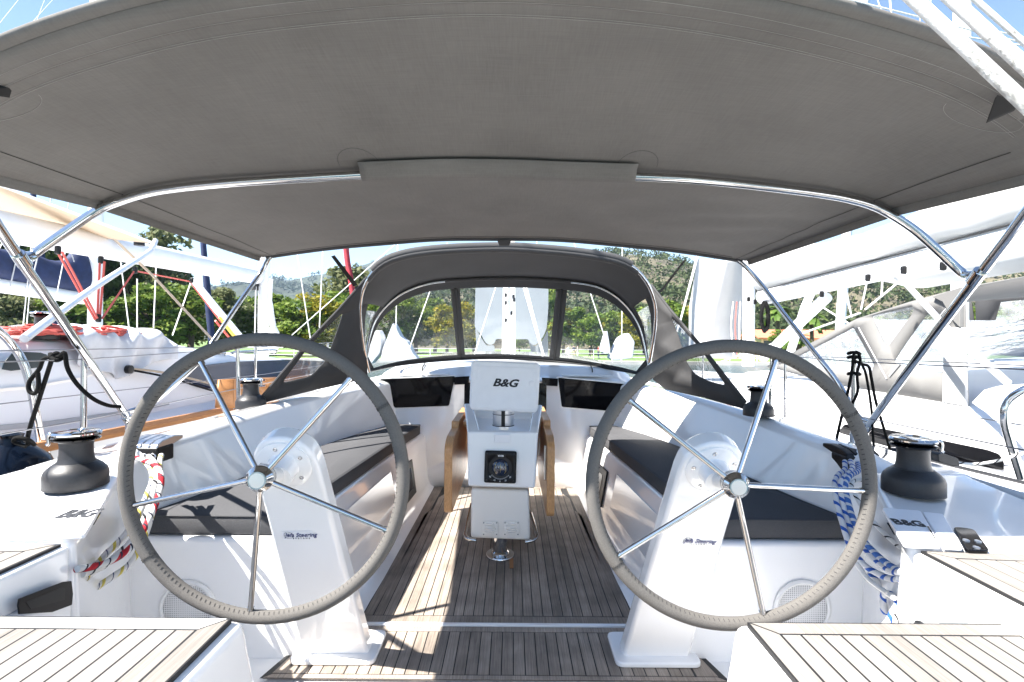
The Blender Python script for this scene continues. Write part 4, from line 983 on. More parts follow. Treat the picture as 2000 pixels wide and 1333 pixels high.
# rolled hem over the aft hoop, steel legs below it
mk('hood_hem', *tube_vf([p+Vector((0,-.005,.0)) for p in hoopA[14:47]], .030, 12), 'canvas_dark', sh, smooth=60)
mk('hem_lap', *grid_vf([[p+Vector((0,dy,-.012+dz)) for p in hoopA[13:48]] for dy, dz in ((-.032,-.005),(-.02,-.028),(.01,-.034),(.05,-.030))]), 'canvas_dark', sh, smooth=80, solid=.003)
for a, b in ((0, 16), (44, NH)): tube('aft_hoop', [p+Vector((.016 if a == 0 else -.016, -.012, 0)) for p in hoopA[a:b]], .0145, 'steel', sh, seg=12)
for a, b in ((0, 21), (40, NH)): tube('front_hoop', [p+Vector((0,-.022,-.014)) for p in hoopB[a:b]], .012, 'steel', sh, seg=12)
mk('hoop_sleeve', *tube_vf([p+Vector((0,-.02,-.010)) for p in hoopB[20:41]], .018, 10), 'canvas_dark', sh, smooth=60)
# front: three windows in dark borders, raking down to the deck
bpx = [(722,722),(790,709),(892,700),(985,698),(1090,705),(1192,718),(1250,728)]
base = resample(spline([P(u, v, 5.55-.9*((u-990)/270)**2) for u, v in bpx], 8), NH)
def fp(i, t, off=0.):
    i0 = int(i); i1 = min(NH-1, i0+1); fr0 = i-i0
    a = hoopB[i0].lerp(hoopB[i1], fr0); b = base[i0].lerp(base[i1], fr0)
    return a.lerp(b, t)+Vector((0, -off, 0))
def idx_at_u(u, t):
    best = min(range(0, 6001), key=lambda k: abs((lambda p: 1000+1000*(p.x/p.y*_c+(p.z-CAMZ)/p.y*_s))(fp(k*60/6000, t))-u))
    return best*60/6000
def strip(i0f, i1f, t0, t1, n, m_, nm, off=0., par=sh, **k):
    rows = []
    for j in range(9):
        t = t0+(t1-t0)*j/8; a, b = i0f(t), i1f(t); rows.append([fp(a+(b-a)*q/n, t, off) for q in range(n+1)])
    return mk(nm, *grid_vf(rows), m_, par, smooth=80, **k)
def lin(u0, u1):
    a, b = idx_at_u(u0, .10), idx_at_u(u1, .95); return lambda t: a+(b-a)*(t-.10)/.85
L0, L1 = lin(880,893), lin(898,908); R0_, R1_ = lin(1086,1073), lin(1108,1093)
c0, c60 = (lambda t: 1.0), (lambda t: 59.0)
tT, tB = .105, .955
z0, z60 = (lambda t: 0.), (lambda t: 60.)
strip(z0, z60, 0, tT, 40, 'canvas_dark', 'front_border', solid=.004)
strip(z0, z60, tB, 1, 40, 'canvas_dark', 'front_border', solid=.004)
strip(L0, L1, tT, tB, 3, 'canvas_dark', 'window_bar', solid=.004); strip(R0_, R1_, tT, tB, 3, 'canvas_dark', 'window_bar', solid=.004)
for e0, e1 in (((z0, c0)), ((c60, z60))): strip(e0, e1, tT, tB, 2, 'canvas_dark', 'front_border', solid=.004)
for a, b in ((c0, L0), (L1, R0_), (R1_, c60)): strip(a, b, tT, tB, 14, 'vinyl', 'window_pane')
for f_, g_ in ((L0, L1), (R0_, R1_)):
    zl = [fp((f_(t)+g_(t))/2, t, .008) for t in [tT+(1-tT)*k/10 for k in range(11)]]
    tube('zip', zl, .011, 'rubber', sh, seg=6)
tube('base_track', [p+Vector((0,-.02,-.012)) for p in base], .013, 'black_plastic', sh, seg=8)
# wings
def wing(A, B, C, outl, pane):
    n_ = (B-A).cross(C-A).normalized()
    o_ = [Ppl(u, v, A, n_) for u, v in outl]; q_ = [Ppl(u, v, A, n_) for u, v in pane]
    holed('wing_canvas', o_, [q_], 'canvas_dark', sh, solid=.005)
    pp = mk('wing_pane', q_, [tuple(range(len(q_)))], 'vinyl', sh, smooth=0)
    tube('wing_hem', [Ppl(u, v, A, n_) for u, v in outl[:4]], .008, 'canvas_dark', sh, seg=6)
def rpx(poly, r=14): return rounded(poly, r, 3)
wing(P(716,540,3.96), P(508,786,3.38), P(722,742,4.28),
     [(716,542),(660,606),(608,661),(509,778),(516,787),(600,766),(690,745),(718,738),(716,700),(709,684),(703,640),(701,600),(706,566)],
     rpx([(671,609),(657,650),(637,704),(607,735),(550,749),(594,689),(633,645)], 10))
wing(P(1272,552,3.96), P(1452,797,3.10), P(1274,742,4.28),
     [(1272,556),(1310,606),(1374,681),(1457,786),(1452,799),(1374,777),(1300,761),(1276,742),(1274,700),(1279,670),(1284,636),(1284,600)],
     rpx([(1310,620),(1328,636),(1366,679),(1419,754),(1384,745),(1355,730),(1340,706),(1326,658)], 10))

# ================================================================ stanchions, lifelines, fenders
def stanchion(top, foot, label):
    t = thing('stanchion', label, 'stanchion', foot, 'steel stanchions along our deck edges')
    tube('post', [foot, foot.lerp(top,.6), top], [.0125,.0125,.011], 'steel', t, seg=12)
    lathe('cap', [(.0125,0),(.0125,.006),(.006,.012),(.001,.012)], top, 'steel', t, seg=12)
    lathe('base', [(.035,-.004),(.035,.004),(.017,.008),(.016,.05)], foot, 'steel', t, seg=16)
sL1 = P(164, 697, 2.27); fL1 = Vector((sL1.x, sL1.y, .80))
stanchion(sL1, fL1, 'steel stanchion rising behind the sunlit sheet winch')
sL2 = P(464, 678, 3.45); fL2 = Vector((sL2.x+.01, sL2.y, .83)); stanchion(sL2, fL2, 'steel stanchion standing beside the slatted wooden board')
sR1 = P(1668, 702, 2.56); fR1 = Vector((sR1.x, sR1.y, .80)); stanchion(sR1, fR1, 'steel stanchion wrapped with black fender lines')
sR2 = P(1508, 690, 3.42); fR2 = Vector((sR2.x-.01, sR2.y, .82)); stanchion(sR2, fR2, 'steel stanchion beyond the dark winch at the sprayhood wing')
def wire(pts, r, label, group='lifelines', m='wire', name='lifeline', cat='wire'):
    return tag(tube(name, pts, r, m, None, seg=6), label, cat, group)
for sg, a, b in ((-1, sL1, sL2), (1, sR1, sR2)):
    out = Vector((sg*.01, 0, 0))
    for h, nm in ((0., 'upper'), (-.27, 'lower')):
        dz = Vector((0,0,h-.012)); far = b+(b-a)*1.6; far.x = b.x*.93
        wire([Vector((a.x+sg*.02, .3, a.z+.02))+dz, a+dz, b+dz, far+dz], .0028, '%s thin steel lifeline along the %s deck edge' % (nm, 'sunlit' if sg < 0 else 'shaded'))
# left fender
cF = P(22, 940, 2.25)
fe_ = thing('fender', 'big glossy black fender hanging beside the sunlit winch', 'fender', cF-Vector((0,0,.30)), 'black fenders between the boats')
lathe('body', [(.01,-.30),(.09,-.27),(.145,-.18),(.165,-.05),(.160,.03),(.130,.10),(.080,.145),(.045,.165),(.038,.19),(.044,.205),(.02,.215)], cF, 'navy_rubber', fe_, seg=36)
knot = P(100, 694, 2.15); eye = P(50, 862, 2.22)
tube('fender_line', spline([eye+Vector((.01,0,-.02)), P(56,845,2.21), P(78,775,2.18), P(103,697,2.15)], 6), .0085, 'black_rope', fe_, seg=8)
tube('fender_line', spline([eye+Vector((.02,-.02,-.02)), eye+Vector((-.03,-.02,0)), eye+Vector((-.01,-.03,.02)), eye+Vector((.03,-.02,.01)), eye+Vector((.02,.02,-.02))], 5), .0085, 'black_rope', fe_, seg=8)
tube('fender_line', spline([P(103,697,2.15), P(85,702,2.15), P(76,722,2.15), P(58,745,2.15), P(57,763,2.15), P(67,769,2.15), P(75,757,2.15), P(74,728,2.15)], 6), .0085, 'black_rope', fe_, seg=8)
tube('fender_line', spline([P(96,700,2.14), P(110,690,2.14), P(120,700,2.15), P(108,704,2.13), P(98,692,2.15), P(115,697,2.14), P(126,690,2.14), P(132,720,2.15), P(150,750,2.17), P(180,778,2.2), P(210,792,2.25), P(235,795,2.3)], 6), .0085, 'black_rope', fe_, seg=8)
# right fender and its lines
cF = P(1748, 945, 2.72)
fe_ = thing('fender', 'black fender half hidden behind the shaded winch, hung on black lines', 'fender', cF-Vector((0,0,.30)), 'black fenders between the boats')
lathe('body', [(.01,-.25),(.07,-.24),(.11,-.16),(.125,-.02),(.115,.07),(.08,.125),(.045,.15),(.035,.18),(.02,.19)], cF, 'navy_rubber', fe_, seg=28)
kz = sR1
tube('fender_line', spline([P(1742,905,2.70), P(1736,870,2.70), P(1712,790,2.62), P(1702,740,2.56), P(1697,717,2.54), P(1685,712,2.54), P(1675,708,2.53), P(1668,704,2.53)], 6), .007, 'black_rope', fe_, seg=8)
tube('fender_line', spline([P(1708,890,2.62), P(1705,850,2.60), P(1702,800,2.57), P(1692,735,2.54), P(1684,713,2.53)], 6), .006, 'black_rope', fe_, seg=8)
tube('fender_line', spline([P(1634,858,2.60), P(1640,830,2.58), P(1655,770,2.55), P(1664,725,2.53), P(1668,692,2.53), P(1676,690,2.53), P(1680,705,2.52), P(1674,730,2.52), P(1675,765,2.52), P(1664,790,2.53)], 6), .007, 'black_rope', fe_, seg=8)
for v in (690, 698, 730): tube('knot', [P(1668,v,2.555)+Vector((.024*math.cos(a), .024*math.sin(a), .004*math.sin(2*a))) for a in [2*math.pi*k/12 for k in range(12)]], .008, 'black_rope', fe_, seg=6, closed=True)
# jammer and line on the deck edge
jm = thing('deck_jammer', 'small dark deck jammer with a white flecked line, outboard of the shaded winch', 'jammer', P(1858,905,2.35)-Vector((0,0,.03)))
prism('body', [P(1832,888,2.35), P(1838,884,2.35), P(1872,896,2.35), P(1876,910,2.35), P(1862,912,2.35), P(1834,903,2.35)], (0,.05,0), 'winch_grey', jm, bevel=.005)
tag(tube('rope', spline([P(1872,905,2.37), P(1905,907,2.36), P(1950,900,2.32), P(2000,885,2.28), P(2080,855,2.25)], 6), .007, 'rope_fleck', None, seg=8, uv=True), 'white rope with black flecks leading from the deck jammer', 'rope')
# slatted board by the forward winch
bd_ = thing('slatted_board', 'small varnished wooden gangway board with cut slots lashed behind the winch', 'board', P(450,795,3.75))
def bp(u, v): return P(u, v, 3.75+(u-425)*.004)
o_ = [bp(427,742),(bp(540,737)),bp(538,800),bp(421,797)]
hl = [[bp(u0,v0),bp(u1,v0-1),bp(u1,v0+3.5),bp(u0,v0+4.5)] for u0, u1, v0 in ((481,500,742),(504,520,741),(481,500,753),(504,520,752))]
holed('panel', o_, hl, 'rail_wood', bd_, solid=.02)
tube('end_batten', [bp(460,740)+Vector((0,-.02,0)), bp(458,800)+Vector((0,-.02,0))], .012, 'rail_wood', bd_, seg=6)
# sheets of our own rig crossing above the right corner: white braided lines
for k, (a, b, r, lab) in enumerate((((1696,-85,1.02),(2092,288,.92),.0128,'thick white braided rope crossing the corner of the awning'),
                                     ((1784,-70,1.10),(2100,222,1.0),.0128,'thick white braided rope running parallel above the awning corner'),
                                     ((1830,-30,1.35),(2080,180,1.3),.0075,'thin twisted white rope beside the thick pair against the sky'),
                                     ((1860,-40,1.45),(2080,155,1.4),.0080,'outermost twisted white rope against the blue sky'))):
    A_, B_ = P(*a), P(*b); A2_ = A_+(A_-B_)*((9-A_.z)/(A_.z-B_.z)); B2_ = B_+(B_-A_)*((B_.z-.80)/(A_.z-B_.z))
    rope([A2_, A_, A_.lerp(B_, .5), B_, B2_], r, 'white_rope', lab, 'white lines above the awning corner', n=20)
# ================================================================ neighbouring yachts
def hull(par, cx, edge, sgn, zd, m='white_paint', draft=-1.2):
    """edge: (Z, x of the side towards us); mirrored about cx"""
    for side in (1, -1):
        rows = []
        for Z, x in edge:
            d = (x-cx)*side
            rows.append([Vector((cx+d, Z, zd)), Vector((cx+d*1.0, Z, zd-.35)), Vector((cx+d*.96, Z, zd-.9)), Vector((cx+d*.75, Z, draft))])
        mk('hull_side', *grid_vf(rows), m, par, smooth=60)
    mk('deck', *grid_vf([[Vector((x, Z, zd-.004)), Vector((2*cx-x, Z, zd-.004))] for Z, x in edge]), 'white_paint', par)
    Z, x = edge[0]; mk('transom', [Vector((x,Z,zd)), Vector((2*cx-x,Z,zd)), Vector((2*cx-x,Z,draft)), Vector((x,Z,draft))], [(0,1,2,3)], m, par, smooth=0)
# ---- yacht with the wooden toe rail
ly = thing('moored_yacht', 'white yacht with varnished wooden toe rail and dark blue window band', 'sailboat', (-4.2, 4, -1.2))
el = [(-3,-2.75),(0,-2.55),(1.2,-2.46),(2.35,-2.36),(3.8,-2.20),(5.5,-2.16),(7,-2.35),(9,-2.9),(11,-3.6),(12.4,-4.15)]
hull(ly, -4.2, el, -1, .735, 'hull_shaded')
tube('toe_rail', [Vector((x+.01, Z, .755)) for Z, x in el], .030, 'rail_wood', ly, seg=6, smooth=20)
XS = -2.74
rows = []
for Z, zt, dx in ((-2.5,1.20,0),(0,1.25,0),(2,1.27,0),(3.6,1.27,0),(4.3,1.24,0),(5.2,1.12,-.02),(6.2,1.06,-.1),(7.5,.98,-.4),(8.8,.80,-.9)):
    rows.append([Vector((XS+dx, Z, .73)), Vector((XS+dx-.03, Z, zt-.12)), Vector((XS+dx-.10, Z, zt)), Vector((XS+dx-.34, Z, zt+.055)), Vector((-4.2, Z, zt+.11)), Vector((-5.6-dx, Z, zt+.03)), Vector((-5.7-dx, Z, .73))])
mk('superstructure', *grid_vf(rows), 'white_paint', ly, smooth=50)
def side_panel(nm, px, X, th, m, par, r=0, bev=.003):
    pts = [Px(u, v, X) for u, v in (rounded(px, r, 3) if r else px)]; return prism(nm, pts, (th,0,0), m, par, bevel=bev)
side_panel('side_window', [(2,722),(6,708),(22,690),(30,687),(78,689),(90,693),(82,712),(70,719),(20,725)], XS+.004, .008, 'dark_glass', ly)
side_panel('window_band', [(338,730),(380,716),(450,707),(560,703),(640,706),(640,742),(560,752),(480,757),(430,762),(390,757)], XS+.005, .006, 'navy_glass', ly)
side_panel('side_stripe', [(-60,836),(100,822),(260,800),(330,787),(330,791),(260,806),(100,832),(-60,847)], XS+.003, .004, 'grey_rope', ly)
side_panel('deck_line', [(-60,764),(60,754),(160,737),(210,722),(210,725),(160,741),(60,760),(-60,771)], XS+.003, .004, 'cream', ly)
# pushpit and rail
tube('pushpit', spline([P(-120,560,2.15), P(-20,632,2.35), P(25,676,2.48), P(48,715,2.52), P(62,765,2.54), P(72,820,2.56), P(83,876,2.58)], 8), .0185, 'steel', ly, seg=14)
lathe('pushpit_foot', [(.03,-.01),(.03,.01),(.022,.015),(.022,.06)], P(84,882,2.58), 'steel', ly, seg=16)
for z_, nm in ((1.235,'a'),(.985,'b')):
    tube('guard_wire', [Vector((-2.52, 1.0, z_)), Vector((-2.40, 2.5, z_)), Vector((-2.22, 4.6, z_)), Vector((-2.4, 8, z_))], .003, 'wire', ly, seg=5)
for Z in (4.6, 6.6):
    x = -2.27 if Z < 5 else -2.34
    tube('stanchion', [Vector((x-.04, Z, .74)), Vector((x-.03, Z, 1.25))], .012, 'steel', ly, seg=8)
for a, b in (((365,704),(440,690)),((455,688),(540,684))):
    tube('grab_rail', spline([Px(a[0],a[1]+4,XS-.12), Px(a[0]+6,a[1],XS-.12), Px(b[0]-6,b[1],XS-.12), Px(b[0],b[1]+4,XS-.12)], 5), .012, 'steel', ly, seg=8)
tube('rubbing_line', [Vector((x+.016, Z, .60)) for Z, x in el], .012, 'navy', ly, seg=6)
lathe('sheet_block', [(.03,0),(.03,.03),(.01,.034)], Px(248,722,XS+.02), 'black_plastic', ly, axis=(1,0,0), seg=14)
tube('sheet', spline([Px(250,722,XS+.03), Px(330,738,XS+.05), Px(420,765,XS+.08), Px(460,772,XS+.1)], 5), .008, 'black_rope', ly, seg=6)
tube('sheet', spline([Px(255,720,XS+.03), Px(330,730,XS+.05), Px(420,752,XS+.08), Px(470,765,XS+.1)], 5), .009, 'beige_cloth', ly, seg=6)
# mast, boom, vang, sheets
mst = P(515, 600, 8.7); tube('mast', [Vector((mst.x, mst.y, 1.0)), Vector((mst.x, mst.y, 15))], .088, 'spar', ly, seg=20)
b0, b1 = P(500, 540, 8.55), P(-90, 424, 3.8)
tube('boom', [b0, b0.lerp(b1,.5), b1], .128, 'spar', ly, seg=24)
box('gooseneck', P(497,548,8.6), (.12,.14,.34), 'winch_grey', ly, bevel=.02)
vg = tube('vang', [P(378,550,7.4), P(480,672,8.5)], .055, 'spar', ly, seg=12)
tube('vang_stripe', [P(432,621,7.90)+Vector((0,-.05,.0)), P(466,664,8.32)+Vector((0,-.05,0))], .022, 'yellow', vg, seg=8)
tube('vang_stripe', [P(424,622,7.86)+Vector((0,-.045,-.04)), P(458,664,8.30)+Vector((0,-.045,-.04))], .016, 'red', vg, seg=8)
for a, b in (((112,492,4.3),(186,625,4.6)),((121,492,4.3),(190,622,4.6)),((195,512,4.9),(190,622,4.62)),((204,512,4.9),(195,620,4.62)),((262,530,5.6),(200,622,4.64)),((262,529,5.6),(370,550,7.0)),((372,552,7.0),(432,630,7.9))):
    tube('mainsheet', [P(*a), P(*b)], .0095, 'red_rope', ly, seg=6)
for u, v, Z in ((113,489,4.3),(197,508,4.9),(264,528,5.6),(375,548,7.0),(192,622,4.62)):
    box('block', P(u,v,Z), (.045,.035,.075), 'black_plastic', ly, bevel=.014)
lathe('block', [(.05,0),(.05,.06),(.02,.07)], P(272,480,5.4), 'black_plastic', ly, seg=14)
tube('halyard_bunch', spline([P(530,545,8.5),P(528,600,8.5),P(535,650,8.5),P(532,690,8.5)], 4), [.03]*4+[.05]*4+[.09]*4+[.05], 'white_rope', ly, seg=8)
for u in (500, 507): tube('mast_line', [P(u,560,8.55), P(u-3,700,8.55)], .012, 'grey_rope', ly, seg=5)
# mizzen-like spar lines seen against the trees
for a, b in (((-10,500,6),(35,420,6.2)),((62,470,9),(45,640,9)),((66,470,9),(52,640,9)),((130,480,9),(98,640,9)),((268,545,7),(268,640,7)),((305,520,7),(300,640,7)),((375,545,7.2),(337,655,6.5)),((232,480,7.5),(252,640,7.5))):
    tube('line', [P(*a), P(*b)], .008, 'white_rope', ly, seg=5)
# awning over its stern with its pole
aw = thing('stern_awning', 'beige sun awning stretched over the stern of the yacht with wooden toe rail', 'awning', P(120,420,4.6)-Vector((0,0,.1)))
ra, rb = [], []
rows = []
for i in range(13):
    t = i/12; a = P(302-420*t, 476-158*t, 4.7-.9*t); b = P(302-420*t, 476-64*t+8*math.sin(t*3), 4.7+2.2*t)
    rows.append([a.lerp(b, k/8)+Vector((0,0,-.05*math.sin(math.pi*k/8)*t)) for k in range(9)])
mk('cloth', *grid_vf(rows), 'beige_cloth', aw, smooth=80, solid=.004)
tube('edge_rope', [r_[0] for r_ in rows], .012, 'white_rope', aw, seg=6)
tube('pole', spline([P(304,470,4.7), P(298,484,4.6), P(285,497,4.45), P(180,565,3.4), P(47,662,2.55)], 6), .021, 'steel_dull', aw, seg=12)
tube('tie_strap', [P(205,450,5.2), P(300,540,5.3), P(430,680,5.8)], .014, 'beige_cloth', aw, seg=5)
# winch, red coil and grey cover on its coaming
winch(P(84,658,3.15)+Vector((0,0,-.015)), .10, 'dark winch on the white coaming beside the heap of red rope')
pts = []
r2 = random.Random(3)
for k in range(230):
    t = r2.random(); c = P(90+165*t, 652, 3.05+.75*t)
    pts.append(Vector((c.x-.05+r2.uniform(-.13,.10), c.y+r2.uniform(-.22,.22), 1.315+.02*r2.random()+.055*math.sin(math.pi*min(1,t*1.1))*r2.random())))
pts.sort(key=lambda p: p.y+r2.uniform(-.3,.3))
rope(pts, .0085, 'red_rope', 'tangled heap of red rope on the white coaming under the grey cover', None, n=5)
gc = []
for i in range(25):
    t = i/24; Z = 3.2+.95*t; rr = []
    for k in range(15):
        q = k/14
        if q < .45: x, z = lerp(-3.25, XS-.05, q/.45), 1.345+.04*math.sin(q/.45*math.pi)*(.4+.6*math.sin(math.pi*t))
        else: x, z = XS-.02+.05*(q-.45), lerp(1.33, 1.33-.27*(.75+.4*math.sin(math.pi*min(1,t*1.2))), (q-.45)/.55)
        f_ = noise.noise(Vector((t*5+q*3, q*2, 3)))*.055+.022*math.sin(t*26+q*9)+.03*abs(noise.noise(Vector((t*9-q*6, q*5, 8))))
        rr.append(Vector((x+f_*.9, Z+q*.08*math.sin(t*7), z+f_*.45)))
    gc.append(rr)
o = mk('cockpit_cover', *grid_vf(gc), 'grey_cover', None, smooth=80, solid=.004, subsurf=1); tag(o, 'crumpled light grey cover draped over the white coaming beside red rope', 'cover')
# ---- yacht beyond with navy sail bag
by = thing('moored_yacht', 'far moored yacht with navy blue sail bag on its boom and white mast', 'sailboat', (-8.8, 8, -1.2))
hull(by, -8.8, [(2,-7.2),(5,-6.9),(9,-6.9),(12,-7.4),(15,-8.7)], -1, .7)
rows = [[Vector((-7.4,Z,.7)), Vector((-7.5,Z,zt)), Vector((-8.8,Z,zt+.12)), Vector((-10.1,Z,zt)), Vector((-10.2,Z,.7))] for Z, zt in ((3,1.1),(8,1.15),(11,1.05),(13,.75))]
mk('coachroof', *grid_vf(rows), 'white_paint', by, smooth=50)
m2 = P(186, 600, 10.4); tube('mast', [Vector((m2.x,m2.y,1.0)), Vector((m2.x,m2.y,17))], .125, 'spar', by, seg=20)
b0, b1 = P(160,582,10.3), P(-60,548,8.2)
tube('boom', [b0, b1], .13, 'spar', by, seg=16)
rows = []
for i in range(15):
    t = i/14; c = b0.lerp(b1, t*.98); h = .52+.34*math.exp(-((t-.03)/.10)**2)+.03*math.sin(t*14)
    rows.append([c+Vector((.22*math.cos(a)*(1-.25*math.sin(a)), 0, .10+h*.5+h*.55*math.sin(a))) for a in [2*math.pi*k/16 for k in range(16)]])
mk('sail_bag', *grid_vf(rows, True), 'navy', by, smooth=70)
for a, b in (((130,470,9.6),(145,512,9.8)),((40,470,8.8),(20,560,8.6)),((186,20,10.4),(60,560,8.6)),((186,30,10.4),(120,500,9.4))): tube('lazy_jack', [P(*a), P(*b)], .010, 'grey_rope', by, seg=5)
# blue furled headsails in the row beyond
for (u0,v0,u1,v1,Z) in ((70,455,110,640,16),(398,490,415,680,17)):
    t = tag(tube('furled_headsail', [P(u0-8,v0-120,Z), P(u0,v0,Z), P((u0+u1)/2,(v0+v1)/2,Z), P(u1,v1,Z)], [.06,.09,.11,.10], 'navy', None, seg=10), 'navy blue furled headsail standing among the masts', 'sail', 'furled blue headsails')
t = tag(tube('furled_headsail', spline([P(668,380,18), P(677,497,18), P(684,540,18), P(690,585,18), P(694,660,18)], 4), .10, 'red_sail', None, seg=10), 'dark red furled headsail standing before the hills', 'sail')
# ---- yacht with stone coloured sprayhood
ry = thing('moored_yacht', 'white yacht with long black hull window and white sail cover on its boom', 'sailboat', (4.4, 5, -1.2))
er = [(-2.5,2.75),(0,2.62),(1.2,2.50),(2.36,2.37),(2.8,2.30),(3.6,2.20),(5,2.16),(6.5,2.3),(8.5,2.8),(10.5,3.5),(12.5,4.35)]
hull(ry, 4.4, er, 1, .62, 'hull_shaded')
XR = 2.52
rows = []
for Z, zt, dx in ((-2,.93,.1),(1.5,.95,.03),(2.5,.96,0),(3.6,.98,0),(4.6,.98,0),(5.6,.94,.06),(7,.84,.4),(8.2,.66,.8)):
    rows.append([Vector((XR+dx, Z, .61)), Vector((XR+dx+.02, Z, zt-.12)), Vector((XR+dx+.08, Z, zt-.03)), Vector((XR+dx+.3, Z, zt+.06)), Vector((4.4, Z, zt+.16)), Vector((6.2-dx, Z, zt+.04)), Vector((6.3-dx, Z, .61))])
mk('superstructure', *grid_vf(rows), 'white_paint', ry, smooth=50)
side_panel('hull_window', [(1640,842),(1650,829),(1700,833),(1800,852),(1930,879),(1952,887),(1961,900),(1961,919),(1940,916),(1800,886),(1700,866),(1645,853)], XR-.004, -.006, 'black_gloss', ry, r=4)
tube('pushpit', spline([P(2100,690,2.15), P(2040,745,2.2), P(1995,765,2.24), P(1970,785,2.27), P(1962,815,2.28), P(1972,860,2.30), P(1995,934,2.32)], 8), .0185, 'steel', ry, seg=14)
tube('brace', [P(1745,528,3.2), P(1850,642,2.7), P(1968,748,2.3)], .0165, 'steel_dull', ry, seg=12)
for z_ in (1.205, .93): tube('guard_wire', [Vector((2.45, 1.2, z_)), Vector((2.36, 2.5, z_)), Vector((2.2, 3.8, z_)), Vector((2.3, 7, z_))], .003, 'wire', ry, seg=5)
for Z, x in ((4.1,2.19),(6.0,2.24)):
    tube('stanchion', [Vector((x, Z, .62)), Vector((x, Z, 1.22))], .012, 'steel', ry, seg=8)
tube('rubbing_line', [Vector((x-.016, Z, .47)) for Z, x in er], .014, 'grey_rope', ry, seg=6)
tube('jib_track', [Vector((x+.13, Z, .634)) for Z, x in er[2:8]], .010, 'winch_grey', ry, seg=6)
b0, b1 = P(1492,580,8.5), P(2150,425,3.75)
tube('boom', [b0, b0.lerp(b1,.5), b1], .135, 'spar', ry, seg=22)
rows = []
for i in range(29):
    t = i/28; c = b0.lerp(b1, t*.99); 
    h = .46+.06*math.sin(t*9)+.35*math.exp(-(t/.12)**2)
    rows.append([c+Vector((.20*math.cos(a)*(1-.35*math.sin(a))+.01*noise.noise(c*3+Vector((a,0,0))), 0, .10+h*.45+h*.5*math.sin(a)+.03*noise.noise(c*2.3+Vector((0,0,a))))) for a in [2*math.pi*k/20 for k in range(20)]])
mk('sail_cover', *grid_vf(rows, True), 'white_cloth', ry, smooth=70)
tube('cover_track', [b0.lerp(b1, k/10)+Vector((-.135,-.03,.085)) for k in range(11)], .010, 'rubber', ry, seg=5)
pch = []
for i in range(17):   # pale pouch slung under the boom
    t = i/16; c = b0.lerp(b1, .60+.38*t)
    pch.append([c+Vector((.20*math.cos(a), 0, -.17+.13*math.sin(a)*min(1, 6*t+.15))) for a in [2*math.pi*k/14 for k in range(14)]])
mk('boom_pouch', *grid_vf(pch, True), 'white_cloth', ry, smooth=70)
mr_ = P(1462, 640, 8.8); tube('mast', [Vector((mr_.x,mr_.y,.9)), Vector((mr_.x,mr_.y,16))], .10, 'spar', ry, seg=20)
tube('vang', [P(1615,580,7.0), P(1490,700,8.6)], .075, 'spar', ry, seg=14)
tube('strut', [P(1590,560,6.6), P(1572,600,6.6), P(1540,700,6.8)], .05, 'spar', ry, seg=10)
for u, v, Z in ((1605,575,6.8),(1695,543,5.9),(1765,528,5.2),(1842,520,4.7),(1462,585,8.65),(1475,590,8.6)): box('block', P(u,v,Z), (.055,.04,.085), 'black_plastic', ry, bevel=.017)
for a, b in (((1480,588,8.4),(1700,548,5.9)),((1700,548,5.9),(1840,525,4.7)),((1694,548,5.9),(1682,605,6.0)),((1650,550,7),(1664,620,7)),((1644,552,7),(1664,620,7)),((1724,535,5.5),(1722,580,5.5)),((1400,710,7.6),(1680,612,4.6)),((1690,605,4.7),(1800,515,4.3)),((1590,590,6.6),(1670,640,5.2))):
    tube('line', [P(*a), P(*b)], .009, 'white_rope', ry, seg=5)
for k in range(6): tube('mast_line', spline([P(1432+k*7,590,8.6), P(1428+k*8,640,8.55), P(1434+k*6,700,8.5)], 4), .010, 'white_rope' if k != 1 else 'red_rope', ry, seg=5)
coil = []
for k in range(64):
    a = k*2*math.pi/9; coil.append(P(1494+7*math.cos(a)+rnd.uniform(-2,2), 620+27*math.sin(a)+rnd.uniform(-3,3), 8.2+rnd.uniform(-.08,.08)))
tag(tube('rope_coil', spline(coil, 3), .022, 'black_rope', None, seg=6), 'black rope coil hanging at the gooseneck of the white covered boom', 'rope')
# hanging white sail folds at its mast
rows = []
for i in range(19):
    t = i/18; rr = []
    for k in range(15):
        q = k/14; u = lerp(lerp(1362,1345,min(1,t*2)), lerp(1470,1440,t), q); v = lerp(505+8*q, 700, t)
        rr.append(P(u, v, 9.4+.22*math.sin(q*9+t*2)*(.4+t*.2)-.5*math.sin(q*math.pi)))
    rows.append(rr)
tag(mk('furled_sail', *grid_vf(rows), 'white_cloth', None, smooth=80, solid=.02, subsurf=1), 'big white furled sail hanging in soft folds in front of the hillside', 'sail')
# its sprayhood: stone canvas with clear panes
hd = thing('sprayhood', 'stone coloured canvas sprayhood with clear panes on the neighbouring yacht', 'sprayhood', (3.6, 4.2, 1.0))
XW = 2.62
A_ = Vector((XW,4,1)); N_ = Vector((1,.0,0)).normalized()
def hp(lp): return [Ppl(u, v, A_, N_) for u, v in lp]
out_ = [(1672,624),(1780,590),(1884,562),(1886,620),(1891,794),(1800,780),(1700,762),(1600,742),(1560,728),(1498,712),(1590,700),(1640,655)]
out_ = [(1672,624),(1780,590),(1884,562),(1886,620),(1891,794),(1800,780),(1700,762),(1600,744),(1498,716)]
panes = [rounded([(1668,640),(1708,712),(1702,732),(1680,728),(1530,712)], 5, 3), rounded([(1702,617),(1786,598),(1784,612),(1737,675),(1728,672)], 7, 3), rounded([(1813,610),(1845,640),(1843,730),(1800,728),(1745,708),(1770,670)], 8, 3)]
sheet = holed('side_canvas', hp(out_), [hp(p) for p in panes], 'stone_canvas', hd, solid=.008)
for p in panes: mk('clear_pane', hp(p), [tuple(range(len(p)))], 'vinyl_milky', hd, smooth=0)
